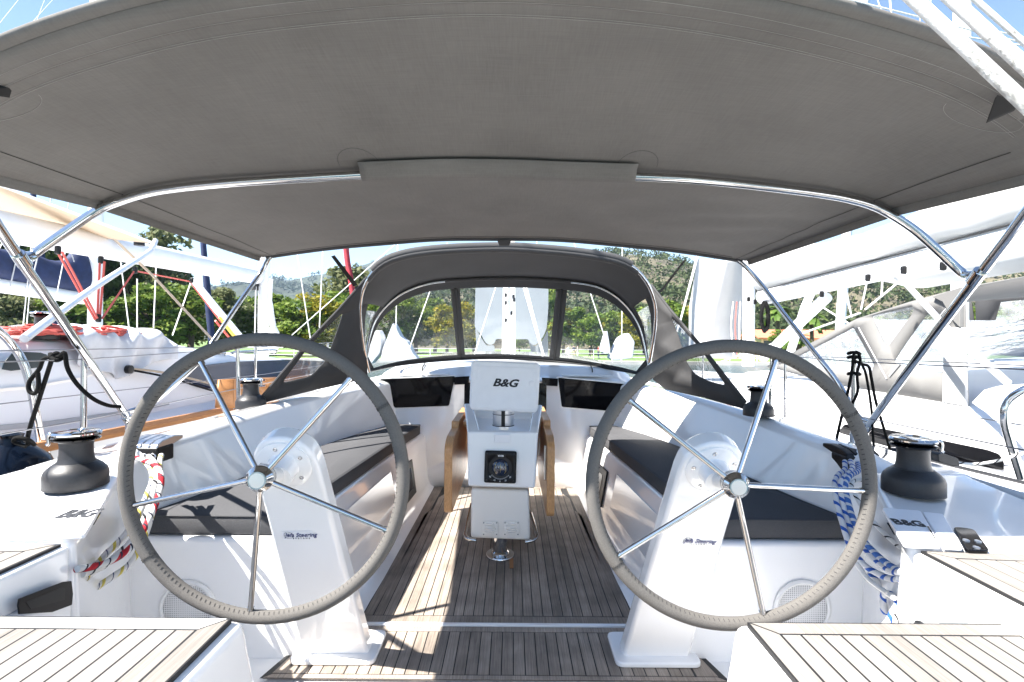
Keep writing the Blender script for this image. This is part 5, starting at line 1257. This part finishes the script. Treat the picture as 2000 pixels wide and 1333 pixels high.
tl_, tm_, tr_ = hp([(1672,624)])[0], hp([(1780,590)])[0], hp([(1884,562)])[0]
rows = []
for k in range(13):
    q = k/12; rows.append([p+Vector((3.4*q, .10*math.sin(math.pi*q), .20*math.sin(math.pi*q))) for p in (tl_, tm_, tr_)])
mk('roof_canvas', *grid_vf(rows), 'stone_canvas', hd, smooth=80, solid=.008)
fb = hp([(1498,716)])[0]
mk('windscreen_pane', [tl_, tl_+Vector((3.4,0,0)), fb+Vector((3.4,0,0)), fb], [(0,1,2,3)], 'vinyl_milky', hd, smooth=0)
prism('aft_flap', hp([(1828,580),(1886,561),(1884,640),(1872,628),(1850,590)]), (-.03,0,0), 'stone_canvas', hd, bevel=.004)
prism('aft_curtain', hp([(1850,640),(1888,640),(1892,794),(1846,786)]), (-.02,0,0), 'white_cloth', hd, bevel=.004)
for l_ in ([(1680,640),(1735,740)],[(1740,735),(1880,570)]): tube('seam', [p+Vector((-.012,0,0)) for p in hp(l_)], .004, 'grey_cover', hd, seg=5)
# ---- next yacht with dark bimini and hood
ny = thing('moored_yacht', 'farther yacht with dark grey hood and dark cockpit opening', 'sailboat', (8.8, 5, -1.2))
hull(ny, 8.8, [(0,6.9),(3,6.8),(6,6.8),(9,7.4),(12,8.7)], 1, .75)
rows = [[Vector((7.0,Z,.75)), Vector((7.1,Z,zt)), Vector((8.8,Z,zt+.12)), Vector((10.4,Z,zt))] for Z, zt in ((1,1.05),(6,1.1),(8,1.05),(10,.8))]
mk('coachroof', *grid_vf(rows), 'white_paint', ny, smooth=50)
A2 = Vector((6.9,6,1)); 
def np_(lp): return [Ppl(u, v, A2, Vector((1,0,0))) for u, v in lp]
hood_rows = []
for k in range(11):
    q = k/10; z = .55*math.sin(math.pi*min(1,q+.08)*.9)
    hood_rows.append([Vector((6.8+4.0*q, 5.0, 1.72+.42*math.sin(math.pi*q))), Vector((6.8+4.0*q, 6.9, 1.62+.40*math.sin(math.pi*q)))])
mk('hood_roof', *grid_vf(hood_rows), 'canvas_dark', ny, smooth=80, solid=.01)
holed('hood_side', np_([(1893,556),(2120,520),(2300,560),(2300,720),(1895,690)]), [np_([(1905,580),(1942,576),(1940,640),(1908,660)]), np_([(1955,590),(2100,575),(2150,680),(1925,680)])], 'canvas_dark', ny, solid=.01)
for p in ([(1905,580),(1942,576),(1940,640),(1908,660)], [(1955,590),(2100,575),(2150,680),(1925,680)]): mk('hood_pane', np_(p), [(0,1,2,3)], 'vinyl_milky', ny, smooth=0)
mk('cockpit_opening', np_([(1885,742),(2200,742),(2200,806),(1885,782)]), [(0,1,2,3)], 'black_gloss', ny, smooth=0, solid=.01)
# masts and rigging against the sky, upper right
mx = thing('distant_mast', 'white mast with stays rising above the grey awning into blue sky', 'mast', P(1888,660,22), None)
mp_ = P(1877, 400, 22); tube('spar', [Vector((mp_.x,mp_.y,1.0)), Vector((mp_.x,mp_.y,24))], .33, 'spar', mx, seg=16)
rb_ = lathe('radome', [(.3,-.35),(.55,-.30),(.62,-.1),(.58,.12),(.35,.28),(.05,.30)], P(1834,92,22), 'spar', mx, seg=24)
mk('radome_bracket', *join(box_vf(P(1834,112,21.4),(.9,.3,.12)), box_vf(P(1848,100,21.4),(.12,.3,.5))), 'winch_grey', mx)
m3 = thing('distant_mast', 'leaning white spar seen above the grey awning edge', 'mast', P(1684,660,16))
tube('spar', [P(1640,660,16), P(1683,42,16), P(1700,-120,16)], .14, 'spar', m3, seg=12)
for k, (a, b, r) in enumerate((((1700,-40,12),(1735,60,12),.012),((1735,-40,12),(1744,70,12),.020),((1790,-40,12),(1800,80,12),.01),((1820,-40,14),(1811,120,14),.012),((1900,50,14),(2100,100,14),.02),((1870,70,14),(2000,90,14),.02),((1840,45,12),(2100,110,12),.018),((1950,-12,10),(2100,24,10),.02),((-20,70,12),(60,-30,12),.006),((60,70,12),(95,-20,12),.005),((30,80,12),(130,-30,12),.005))):
    A_, B_ = P(*a), P(*b)
    if a[1] > b[1]: A_, B_ = B_, A_
    if abs(a[1]-b[1]) > 60: A_ = A_+(A_-B_)*3; B_ = B_+(B_-A_)*.10
    tag(tube('rigging_wire', [A_, B_], r, 'white_rope', None, seg=5), 'thin pale rigging line against the sky above the awning', 'wire', 'rigging lines against the sky')
# ---- our mast and what hangs round it, seen through the hood window
om = thing('main_mast', 'white mast with halyards and black blocks seen through the middle hood window', 'mast', (XC+.0, 7.6, 1.10))
c = P(993, 620, 7.6)
tube('spar', [Vector((c.x,7.6,1.08)), Vector((c.x,7.6,17))], .062, 'spar', om, seg=18)
for dx in (-.08,-.05,.045,.075,.10): tube('halyard', [Vector((c.x+dx,7.5,1.12)), Vector((c.x+dx*.7,7.5,3.2))], .010, 'white_rope', om, seg=6)
for u, v in ((988,577),(988,592),(1003,580),(1004,586),(999,612),(988,626)): box('block', P(u,v,7.46), (.035,.03,.06), 'black_plastic', om, bevel=.012)
for a, b in (((1017,540,7.4),(1063,700,7.0)),((1023,540,7.4),(1063,700,7.0)),((975,540,7.4),(925,698,6.6))): tube('kicker_line', [P(*a), P(*b)], .014 if a[0]>1000 else .007, 'white_rope', om, seg=6)
for lp, lab in (([(929,545),(988,545),(988,662),(968,662),(966,671),(957,675),(948,670),(941,656),(934,648),(927,640)], 'white sail panel hanging to one side of the mast, edge near left window bar'),
           ([(1000,545),(1071,545),(1071,600),(1068,640),(1062,656),(1052,670),(1042,676),(1034,669),(1032,663),(1000,663)], 'white sail panel hanging between mast and the lit window bar')):
    pts = rounded(lp, 5, 3); tag(prism('hung_sail', [P(u,v,9.6) for u, v in pts], (0,.03,0), 'sail_white', None, smooth=0), lab, 'sail', 'white sails hanging by the mast')
for lp in ([(928,640),(940,660),(950,676),(966,674),(966,700),(932,700)], [(1032,665),(1044,678),(1058,668),(1070,645),(1071,700),(1040,700)]):
    tag(prism('hung_sail', [P(u,v,9.9) for u, v in rounded(lp,5,3)], (0,.03,0), 'sail_white', None, smooth=0), 'shaded lower fold of white sail behind the mast', 'sail', 'white sails hanging by the mast')
for lp in ((941,662,931,700),(947,662,957,700)):
    pass
for k, (a, b, Z) in enumerate((((843,560),(792,702),8),((775,560),(772,704),9),((1149,560),(1197,708),8),((1215,560),(1214,708),9),((583,512),(606,660),11),((630,504),(624,640),11),((712,530),(570,655),12),((1357,515),(1322,650),11),((1360,515),(1326,640),11),((1048,470),(1049,482),9))):
    tag(tube('shroud', [P(a[0]+(a[0]-b[0])*.6, a[1]+(a[1]-b[1])*.6, Z), P(*b, Z)], .008*Z/8, 'white_rope', None, seg=5), 'thin white stay slanting in front of the trees', 'wire', 'stays before the trees')
# pale cutouts added to stand for reflections in the hood windows
for lp, lab in (([(768,630),(776,645),(782,658),(796,668),(806,690),(818,704),(742,708),(748,680)], 'pale pointed cutout standing for a reflection in the left hood window'), ([(733,646),(740,645),(746,660),(742,690),(724,712),(712,706)], 'pale rounded cutout standing for a reflection at the left hood edge'), ([(1186,645),(1192,680),(1191,690),(1177,690),(1176,680)], 'small pale pointed cutout standing for a reflection in the right hood window'), ([(1210,660),(1228,650),(1240,668),(1236,700),(1200,705),(1190,700)], 'pale cutout standing for a reflection in the right hood window')):
    tag(prism('reflection_shape', [P(u,v,16) for u, v in rounded(lp,4,3)], (0,.5,0), 'grey_cover', None, bevel=.05), lab, 'cover')
# ================================================================ vegetation, shore
def leaf_mat(name, cols, trans=.35):
    m = bpy.data.materials.new(name); m.use_nodes = True; t = m.node_tree; b = t.nodes['Principled BSDF']
    g = t.nodes.new('ShaderNodeNewGeometry'); cr = t.nodes.new('ShaderNodeValToRGB')
    e = cr.color_ramp.elements; e[0].position = 0; e[0].color = (*cols[0],1); e[1].position = 1; e[1].color = (*cols[-1],1)
    for i, c_ in enumerate(cols[1:-1]): q = e.new((i+1)/(len(cols)-1)); q.color = (*c_,1)
    n = t.nodes.new('ShaderNodeTexNoise'); n.inputs['Scale'].default_value = .55; n.inputs['Detail'].default_value = 3
    t.links.new(g.outputs['Position'], n.inputs['Vector'])
    mx = t.nodes.new('ShaderNodeMath'); mx.operation = 'MULTIPLY_ADD'; mx.inputs[1].default_value = .45
    mr = t.nodes.new('ShaderNodeMapRange'); mr.inputs[1].default_value = .3; mr.inputs[2].default_value = .7; mr.inputs[4].default_value = .55
    t.links.new(n.outputs[0], mr.inputs[0]); t.links.new(g.outputs['Random Per Island'], mx.inputs[0]); t.links.new(mr.outputs[0], mx.inputs[2])
    t.links.new(mx.outputs[0], cr.inputs[0]); t.links.new(cr.outputs[0], b.inputs['Base Color']); b.inputs['Roughness'].default_value = .6; b.inputs['Specular IOR Level'].default_value = .2
    tr = t.nodes.new('ShaderNodeBsdfTranslucent'); t.links.new(cr.outputs[0], tr.inputs[0])
    ms = t.nodes.new('ShaderNodeMixShader'); ms.inputs[0].default_value = trans
    t.links.new(b.outputs[0], ms.inputs[1]); t.links.new(tr.outputs[0], ms.inputs[2]); t.links.new(ms.outputs[0], t.nodes['Material Output'].inputs[0]); MATS[name] = m
leaf_mat('leaf_green', [(.04,.085,.014),(.09,.15,.024),(.16,.22,.035),(.24,.27,.05)])
leaf_mat('leaf_yellow', [(.08,.11,.015),(.18,.19,.02),(.30,.25,.025),(.40,.29,.03)])
leaf_mat('leaf_dark', [(.02,.045,.014),(.038,.07,.018),(.065,.10,.024),(.11,.14,.035)])
leaf_mat('leaf_olive', [(.07,.09,.035),(.12,.14,.06),(.18,.19,.09),(.22,.22,.11)])
leaf_mat('leaf_hill', [(.018,.032,.012),(.035,.055,.020),(.060,.080,.030),(.095,.105,.045)], .15)
leaf_mat('leaf_far', [(.012,.024,.016),(.022,.038,.022),(.034,.050,.028),(.05,.064,.038)], .1)
leaf_mat('leaf_palm', [(.04,.08,.015),(.08,.14,.025),(.16,.20,.05)])
def quads(pts, size, r2, flat=.0):
    V, F = [], []
    for p in pts:
        s_ = size*r2.uniform(.6, 1.4)
        a = Vector((r2.gauss(0,1), r2.gauss(0,1), r2.gauss(0,1))).normalized(); b = a.cross(Vector((r2.gauss(0,1), r2.gauss(0,1), r2.gauss(0,1)))).normalized()
        c = a.cross(b)*.15*s_; k = len(V)
        V += [p-a*s_, p-b*s_*.5+c, p+a*s_, p+b*s_*.5-c]; F.append((k,k+1,k+2,k+3))
    return V, F
def crown_mesh(seed, H, Wd, m, n=2600, leaf=.22, low=.18, conic=0.):
    r2 = random.Random(seed); lob = []
    for k in range(22):
        h = r2.uniform(low+.08, .93); w_ = (math.sin(math.pi*min(1, (h-low)/(1-low)*.92+.10))**.6)*(1-conic*h)
        a = r2.uniform(0, 6.283); d = r2.uniform(.25,1)*w_*Wd*.72
        lob.append((Vector((d*math.cos(a), d*math.sin(a), h*H)), Wd*r2.uniform(.24,.42)*(1-.5*conic*h)))
    pts = []
    while len(pts) < n:
        c, rr = r2.choice(lob); d = Vector((r2.gauss(0,1), r2.gauss(0,1), r2.gauss(0,1))).normalized(); d.z = abs(d.z)*.9 if r2.random() < .6 else d.z
        p = c+d*rr*(r2.random()**.35)
        if p.z > low*H*.8: pts.append(p)
    V, F = quads(pts, leaf, r2); me = bpy.data.meshes.new('crown'); me.from_pydata([tuple(v) for v in V], [], F); me.materials.append(MATS[m]); return me
def trunk_mesh(H, r, seed):
    r2 = random.Random(seed)
    parts = [tube_vf([(0,0,-.3),(.05,0,H*.25),(.0,.06,H*.55),(.05,0,H*.8)], [r,r*.8,r*.55,r*.2], 8)]
    for k in range(5):
        a = r2.uniform(0,6.28); z = H*r2.uniform(.22,.5); l = H*.28
        parts.append(tube_vf([(0,0,z),(l*.5*math.cos(a),l*.5*math.sin(a),z+l*.5),(l*math.cos(a),l*math.sin(a),z+l*.85)], [r*.45,r*.3,r*.1], 6))
    V, F = join(*parts); me = bpy.data.meshes.new('trunk'); me.from_pydata([tuple(v) for v in V], [], F); me.materials.append(MATS['bark']); me.polygons.foreach_set('use_smooth', [True]*len(me.polygons)); return me
KIND = {'green': ('leaf_green','green leafy tree'), 'yellow': ('leaf_yellow','tree turning yellow'), 'dark': ('leaf_dark','tall dark evergreen tree'), 'olive': ('leaf_olive','pale olive green tree')}
LIB = {}
for k, (m_, _) in KIND.items():
    LIB[k] = [(crown_mesh(11*i+len(k), 1., .42 if k != 'dark' else .34, m_, n=3000, leaf=.030, conic=.0 if k != 'dark' else .35, low=.16), trunk_mesh(1., .035, i+5)) for i in range(2)]
def tree(u, vtop, Z, kind, i, label, group='trees on the shore', wide=1.):
    p = P(u, 690, Z); top = P(u, vtop, Z).z; H = top-LAND
    t = thing('tree', label, 'tree', (p.x, Z, LAND), group)
    cm, tm = LIB[kind][i % 2]
    for nm, me in (('trunk', tm), ('crown', cm)):
        o = bpy.data.objects.new(nm, me); COL.objects.link(o); o.parent = t; o.scale = (H*wide, H*wide, H); o.rotation_euler = (0,0,i*1.7)
    return t
row = [(-60,440,58,'dark',1.),(30,430,62,'dark',1.),(110,455,60,'dark',1.),(190,470,64,'dark',1.),(255,500,66,'dark',1.),(310,445,75,'olive',.9),(345,490,80,'dark',1.),
       (20,560,50,'olive',1.3),(120,575,52,'green',1.5),(225,580,54,'green',1.5),(300,555,56,'green',1.3),(365,560,60,'green',1.4),(425,562,66,'olive',1.3),(468,580,70,'green',1.3),(535,572,72,'green',1.3),(580,590,66,'green',1.5),(622,580,68,'yellow',1.4),(660,570,74,'green',1.4),(690,520,88,'olive',1.2),
       (735,590,80,'green',1.4),(778,578,84,'green',1.2),(815,590,88,'green',1.3),(846,582,92,'green',1.2),(872,598,84,'yellow',1.2),(905,595,90,'yellow',1.2),(925,610,95,'green',1.2),
       (945,640,100,'dark',1.2),(1015,645,100,'green',1.2),(1078,560,92,'green',.9),(1098,602,92,'yellow',1.1),(1125,600,90,'green',1.1),(1158,612,86,'green',1.2),(1178,618,92,'yellow',1.1),(1200,610,88,'green',1.2),(1232,612,86,'yellow',1.2),(1262,600,90,'green',1.2),(1300,585,88,'green',1.3),(1335,600,90,'yellow',1.2),(1385,600,92,'green',1.2),(1528,645,62,'green',1.4),(1640,640,95,'olive',1.4),(1700,620,110,'green',1.5),(1800,615,110,'olive',1.5),(1900,600,110,'green',1.5),(1990,595,110,'green',1.5)]
LB = {'green': 'round green leafy tree in the row along the lawn', 'yellow': 'leafy tree turning yellow in the row along the lawn', 'dark': 'tall dark evergreen tree behind the masts', 'olive': 'pale olive green tree behind the lawn'}
def where(u, v):
    if u < 280: return 'behind the navy sail bag and white boom'
    if u < 500: return 'behind the red mainsheet of the neighbouring yacht'
    if u < 640: return 'between the white mast and the red furled headsail'
    if u < 720: return 'beside the red furled headsail'
    if u < 897: return 'seen through the left hood window'
    if u < 990: return 'seen left of the mast through the middle hood window'
    if u < 1090: return 'seen right of the mast through the middle hood window'
    if u < 1270: return 'seen through the right hood window'
    if u < 1500: return 'beside the big white furled sail'
    return 'beside the red roofed house under the white sail cover'
KN = {'green': 'round green leafy tree', 'yellow': 'tree turning yellow', 'dark': 'dark evergreen tree', 'olive': 'pale olive tree'}
for i, (u, v, Z, k, wd) in enumerate(row): tree(u, v, Z, k, i, ('tall ' if v < 540 else '')+KN[k]+' '+where(u, v), 'trees on the shore', wd)
# palms
def palm(u, vtop, Z, label, seed):
    r2 = random.Random(seed); b = P(u, 690, Z); top = P(u, vtop, Z); H = top.z-LAND-1.2
    t = thing('palm_tree', label, 'palm tree', (b.x, Z, LAND), 'palms on the shore'); o0 = Vector((b.x, Z, LAND))
    tube('trunk', [o0+Vector((0,0,-.2)), o0+Vector((.1,0,H*.5)), o0+Vector((.0,0,H))], [.26,.22,.24], 'bark', t, seg=8)
    V, F = [], []
    for k in range(30):
        a = r2.uniform(0, 6.283); el = r2.uniform(-.5, 1.2); L = r2.uniform(1.5, 2.1); d = Vector((math.cos(a), math.sin(a), 0)); sd = Vector((-d.y, d.x, 0))
        pr = None
        spine = []
        for j in range(7):
            q = j/6; spine.append(o0+Vector((0,0,H))+d*(L*q*math.cos(el*(1-q*.3)))+Vector((0,0,L*(math.sin(el)*q-.75*q*q))))
        for j in range(6):
            for sg in (-1, 1):
                wdt = .42*math.sin(math.pi*(j+.8)/7.5)+.04; k0 = len(V)
                V += [spine[j], spine[j+1], spine[j+1]+sd*sg*wdt*.9+Vector((0,0,-.18*wdt))+d*.12, spine[j]+sd*sg*wdt+Vector((0,0,-.2*wdt))+d*.10]; F.append((k0,k0+1,k0+2,k0+3))
    mk('crown', V, F, 'leaf_palm', t, smooth=0)
palm(1584, 598, 62, 'palm tree with bushy fronds standing before the red roofed house', 1)
palm(1518, 588, 64, 'palm tree beside the mast of the white covered yacht', 2)
palm(1556, 640, 58, 'short palm tree half hidden behind a steel bow', 4)
# red roofed house
hs_ = thing('house', 'low shore house with red tiled roof and dark glass front', 'house', (44.5, 78, LAND))
box('wall', (44.5,80,.6), (14,6,3.0), 'plaster', hs_, bevel=.02)
mk('roof', [Vector((36.8,76.4,2.0)), Vector((52.2,76.4,2.0)), Vector((52.2,80,3.3)), Vector((36.8,80,3.3)), Vector((52.2,83.6,2.0)), Vector((36.8,83.6,2.0))], [(0,1,2,3),(3,2,4,5)], 'terracotta', hs_, smooth=0, solid=.2)
for k in range(7): 
    w_ = box('window', (38.6+k*1.95,76.98,1.05), (1.5,.08,1.3), 'dark_glass', hs_, bevel=.01); box('window_frame', (38.6+k*1.95,76.96,1.72), (1.6,.1,.07), 'plaster', w_, bevel=.005)
box('terrace_awning', (45,75.4,.35), (15,3.2,.12), 'awning', hs_, bevel=.02)
for k in range(6): box('terrace_post', (38+k*2.8,74.0,-.25), (.12,.12,1.2), 'bark', hs_, bevel=.01)
for k, (x, z) in enumerate(((42.4,-.3),(47.5,-.3))):
    pass
# railing along the quay
for k in range(26):
    x = -30+k*3.0
    t = thing('railing_panel', 'pale metal railing panel along the quay edge', 'railing', (x, 56.4, LAND+.1), 'railing panels along the quay')
    tube('post', [Vector((x,56.4,LAND+.1)), Vector((x,56.4,LAND+1.35))], .035, 'spar', t, seg=6)
    for z_ in (1.3, .9, .5): tube('rail', [Vector((x,56.4,LAND+z_)), Vector((x+2.98,56.4,LAND+z_))], .02, 'spar', t, seg=5)
# people strolling on the lawn (small, far away)
def person(u, Z, top, bottom, label, seed):
    r2 = random.Random(seed); b = P(u, 690, Z); o0 = Vector((b.x, Z, LAND)); H = 1.7
    bm = bmesh.new(); skin = bm.verts.layers.skin.verify()
    J = {'pel': (0,0,.95,.14,.10), 'chest': (0,0,1.30,.17,.11), 'neck': (0,0,1.48,.06,.06), 'head': (0,.0,1.62,.10,.11), 'kl': (-.10,-.04,.5,.075,.075), 'fl': (-.11,.06,.06,.05,.05), 'kr': (.10,.08,.5,.075,.075), 'fr': (.11,-.12,.06,.05,.05), 'tl': (-.11,-.06,.03,.04,.04), 'tr': (.11,-.24,.03,.04,.04),
         'sl': (-.2,0,1.36,.055,.055), 'el': (-.25,.04,1.1,.045,.045), 'hl': (-.24,-.06,.86,.04,.04), 'sr': (.2,0,1.36,.055,.055), 'er': (.25,.05,1.1,.045,.045), 'hr': (.24,-.05,.86,.04,.04)}
    vs = {}
    for k, q in J.items():
        v = bm.verts.new((q[0],q[1],q[2])); v[skin].radius = (q[3],q[4]); v[skin].use_root = (k == 'pel'); vs[k] = v
    for a, c in (('pel','chest'),('chest','neck'),('neck','head'),('pel','kl'),('kl','fl'),('fl','tl'),('pel','kr'),('kr','fr'),('fr','tr'),('chest','sl'),('sl','el'),('el','hl'),('chest','sr'),('sr','er'),('er','hr')): bm.edges.new((vs[a], vs[c]))
    me = bpy.data.meshes.new('person'); bm.to_mesh(me); bm.free()
    me.materials.append(MATS[top]); o = bpy.data.objects.new('person', me); COL.objects.link(o)
    o.modifiers.new('skin', 'SKIN'); o.modifiers.new('sub', 'SUBSURF').levels = 1
    dg = bpy.context.evaluated_depsgraph_get(); m2 = bpy.data.meshes.new_from_object(o.evaluated_get(dg)); bpy.data.objects.remove(o)
    m2.materials.clear()
    for q in (top, bottom, 'skin', 'rubber'): m2.materials.append(MATS[q])
    for p in m2.polygons:
        z = p.center.z; p.material_index = 1 if z < .98 else (0 if z < 1.46 else (2 if z < 1.66 else 3))
        if abs(p.center.x) > .21 and z < 1.15: p.material_index = 2
    o = bpy.data.objects.new('person', m2); COL.objects.link(o); o.location = o0; o.rotation_euler = (0,0,r2.uniform(0,6)); tag(o, label, 'person')
person(1110, 66, 'white_paint', 'white_paint', 'tiny person in white walking on the lawn', 1)
person(1121, 68, 'navy_glass', 'skin', 'tiny person in dark blue top standing on the lawn', 2)
person(1128, 68, 'beige_cloth', 'cream', 'tiny person in beige walking on the lawn', 3)
person(1169, 66, 'red', 'navy', 'tiny person in red top on the lawn', 4)
person(1152, 72, 'rubber', 'rubber', 'tiny person in black on the lawn', 5)
# hills
def interp(tab, u):
    for (a, x), (b, y) in zip(tab, tab[1:]):
        if a <= u <= b: t = (u-a)/(b-a); return x+(y-x)*t
    return tab[0][1] if u < tab[0][0] else tab[-1][1]
def hill(name, tab, D0, D1, m, u0, u1, nu, nd, rough, label=None, D2=None):
    rows = []
    for j in range(nd+1):
        q = j/nd; D = D0+(D1-D0)*q; rr = []
        for i in range(nu+1):
            u = u0+(u1-u0)*i/nu; vr = interp(tab, u); zt = CAMZ+(666.5-vr)/1000*D1
            x = (u-1000)/1000*D
            e = q**1.15 if q < 1 else 1
            nz = rough*(noise.fractal(Vector((x*3.1/D1*2, D*6.0/D1, 1.7)), .9, 2.1, 5)+.0)*math.sin(math.pi*min(.93,q*.93+.02))
            rr.append(Vector((x, D, LAND-1+(zt-LAND)*e+nz)))
        rows.append(rr)
    last = [p+Vector((p.x*.3, D1*.3, -abs(p.z)*1.2-20)) for p in rows[-1]]; rows.append(last)
    return struct(mk(name, *grid_vf(rows), m, None, smooth=0)), rows[:-1]
mat('hill_soil', (.10,.088,.055), .95, noise_amt=.45, noise_scale=.06); mat('far_soil', (.03,.04,.024), .95, noise_amt=.5, noise_scale=.02)
tabR = [(600,640),(800,590),(880,565),(960,545),(1040,520),(1100,503),(1160,494),(1230,490),(1290,498),(1340,512),(1450,520),(1600,515),(1750,500),(1900,495),(2100,480),(2600,500)]
tabL = [(-900,590),(-200,570),(200,568),(420,566),(470,556),(530,547),(560,551),(610,541),(650,538),(690,526),(730,517),(800,505),(900,512),(1050,540)]
hr_, rr_ = hill('hill', tabR, 130, 470, 'hill_soil', 560, 2600, 130, 26, 9)
hl_, rl_ = hill('far_hill', tabL, 700, 1900, 'far_soil', -900, 1100, 150, 30, 60)
def forest(name, rows, n, size, leafs, leaf, m, seed, umin, label, pw=1.):
    r2 = random.Random(seed); V, F = [], []
    nj, ni = len(rows)-1, len(rows[0])-1
    for k in range(n):
        fj = r2.random()**pw*nj*.999; fi = r2.random()*ni*.999; j, i = int(fj), int(fi); a, b = fj-j, fi-i
        p = rows[j][i].lerp(rows[j][i+1], b).lerp(rows[j+1][i].lerp(rows[j+1][i+1], b), a)
        if noise.noise(p*(.028*30/size/6)) > .33 and r2.random() < .8: continue
        s_ = size*r2.uniform(.6,1.35)
        pts = [p+Vector((r2.gauss(0,.36)*s_, r2.gauss(0,.36)*s_, s_*(.35+.75*r2.random()))) for _ in range(leafs)]
        v, f = quads(pts, leaf*s_, r2); q = len(V); V += v; F += [tuple(i_+q for i_ in t_) for t_ in f]
    o = mk(name, V, F, m, None, smooth=0, kind='stuff'); return tag(o, label, 'forest')
forest('hillside_woods', rr_, 5200, 5.0, 20, .19, 'leaf_hill', 4, 0, 'dry pine woods covering the near hillside')
forest('hillside_woods', rl_, 5200, 13., 11, .26, 'leaf_far', 5, 0, 'blue green woods covering the far hills')
# air: thin haze that turns the far hills blue
hz = bpy.data.materials.new('haze'); hz.use_nodes = True; t = hz.node_tree
for n in list(t.nodes):
    if n.type == 'BSDF_PRINCIPLED': t.nodes.remove(n)
pv = t.nodes.new('ShaderNodeVolumePrincipled'); pv.inputs['Color'].default_value = (.62,.80,1.0,1); pv.inputs['Density'].default_value = 0.00010; pv.inputs['Anisotropy'].default_value = .0
t.links.new(pv.outputs[0], t.nodes['Material Output'].inputs['Volume'])
v, f = box_vf((0, 1000, 200), (8400, 6600, 412)); MATS['haze'] = hz
o = mk('haze', v, f, 'haze', None, smooth=0, kind='stuff')
tag(o, 'thin blue summer haze in front of the far hills', 'haze')
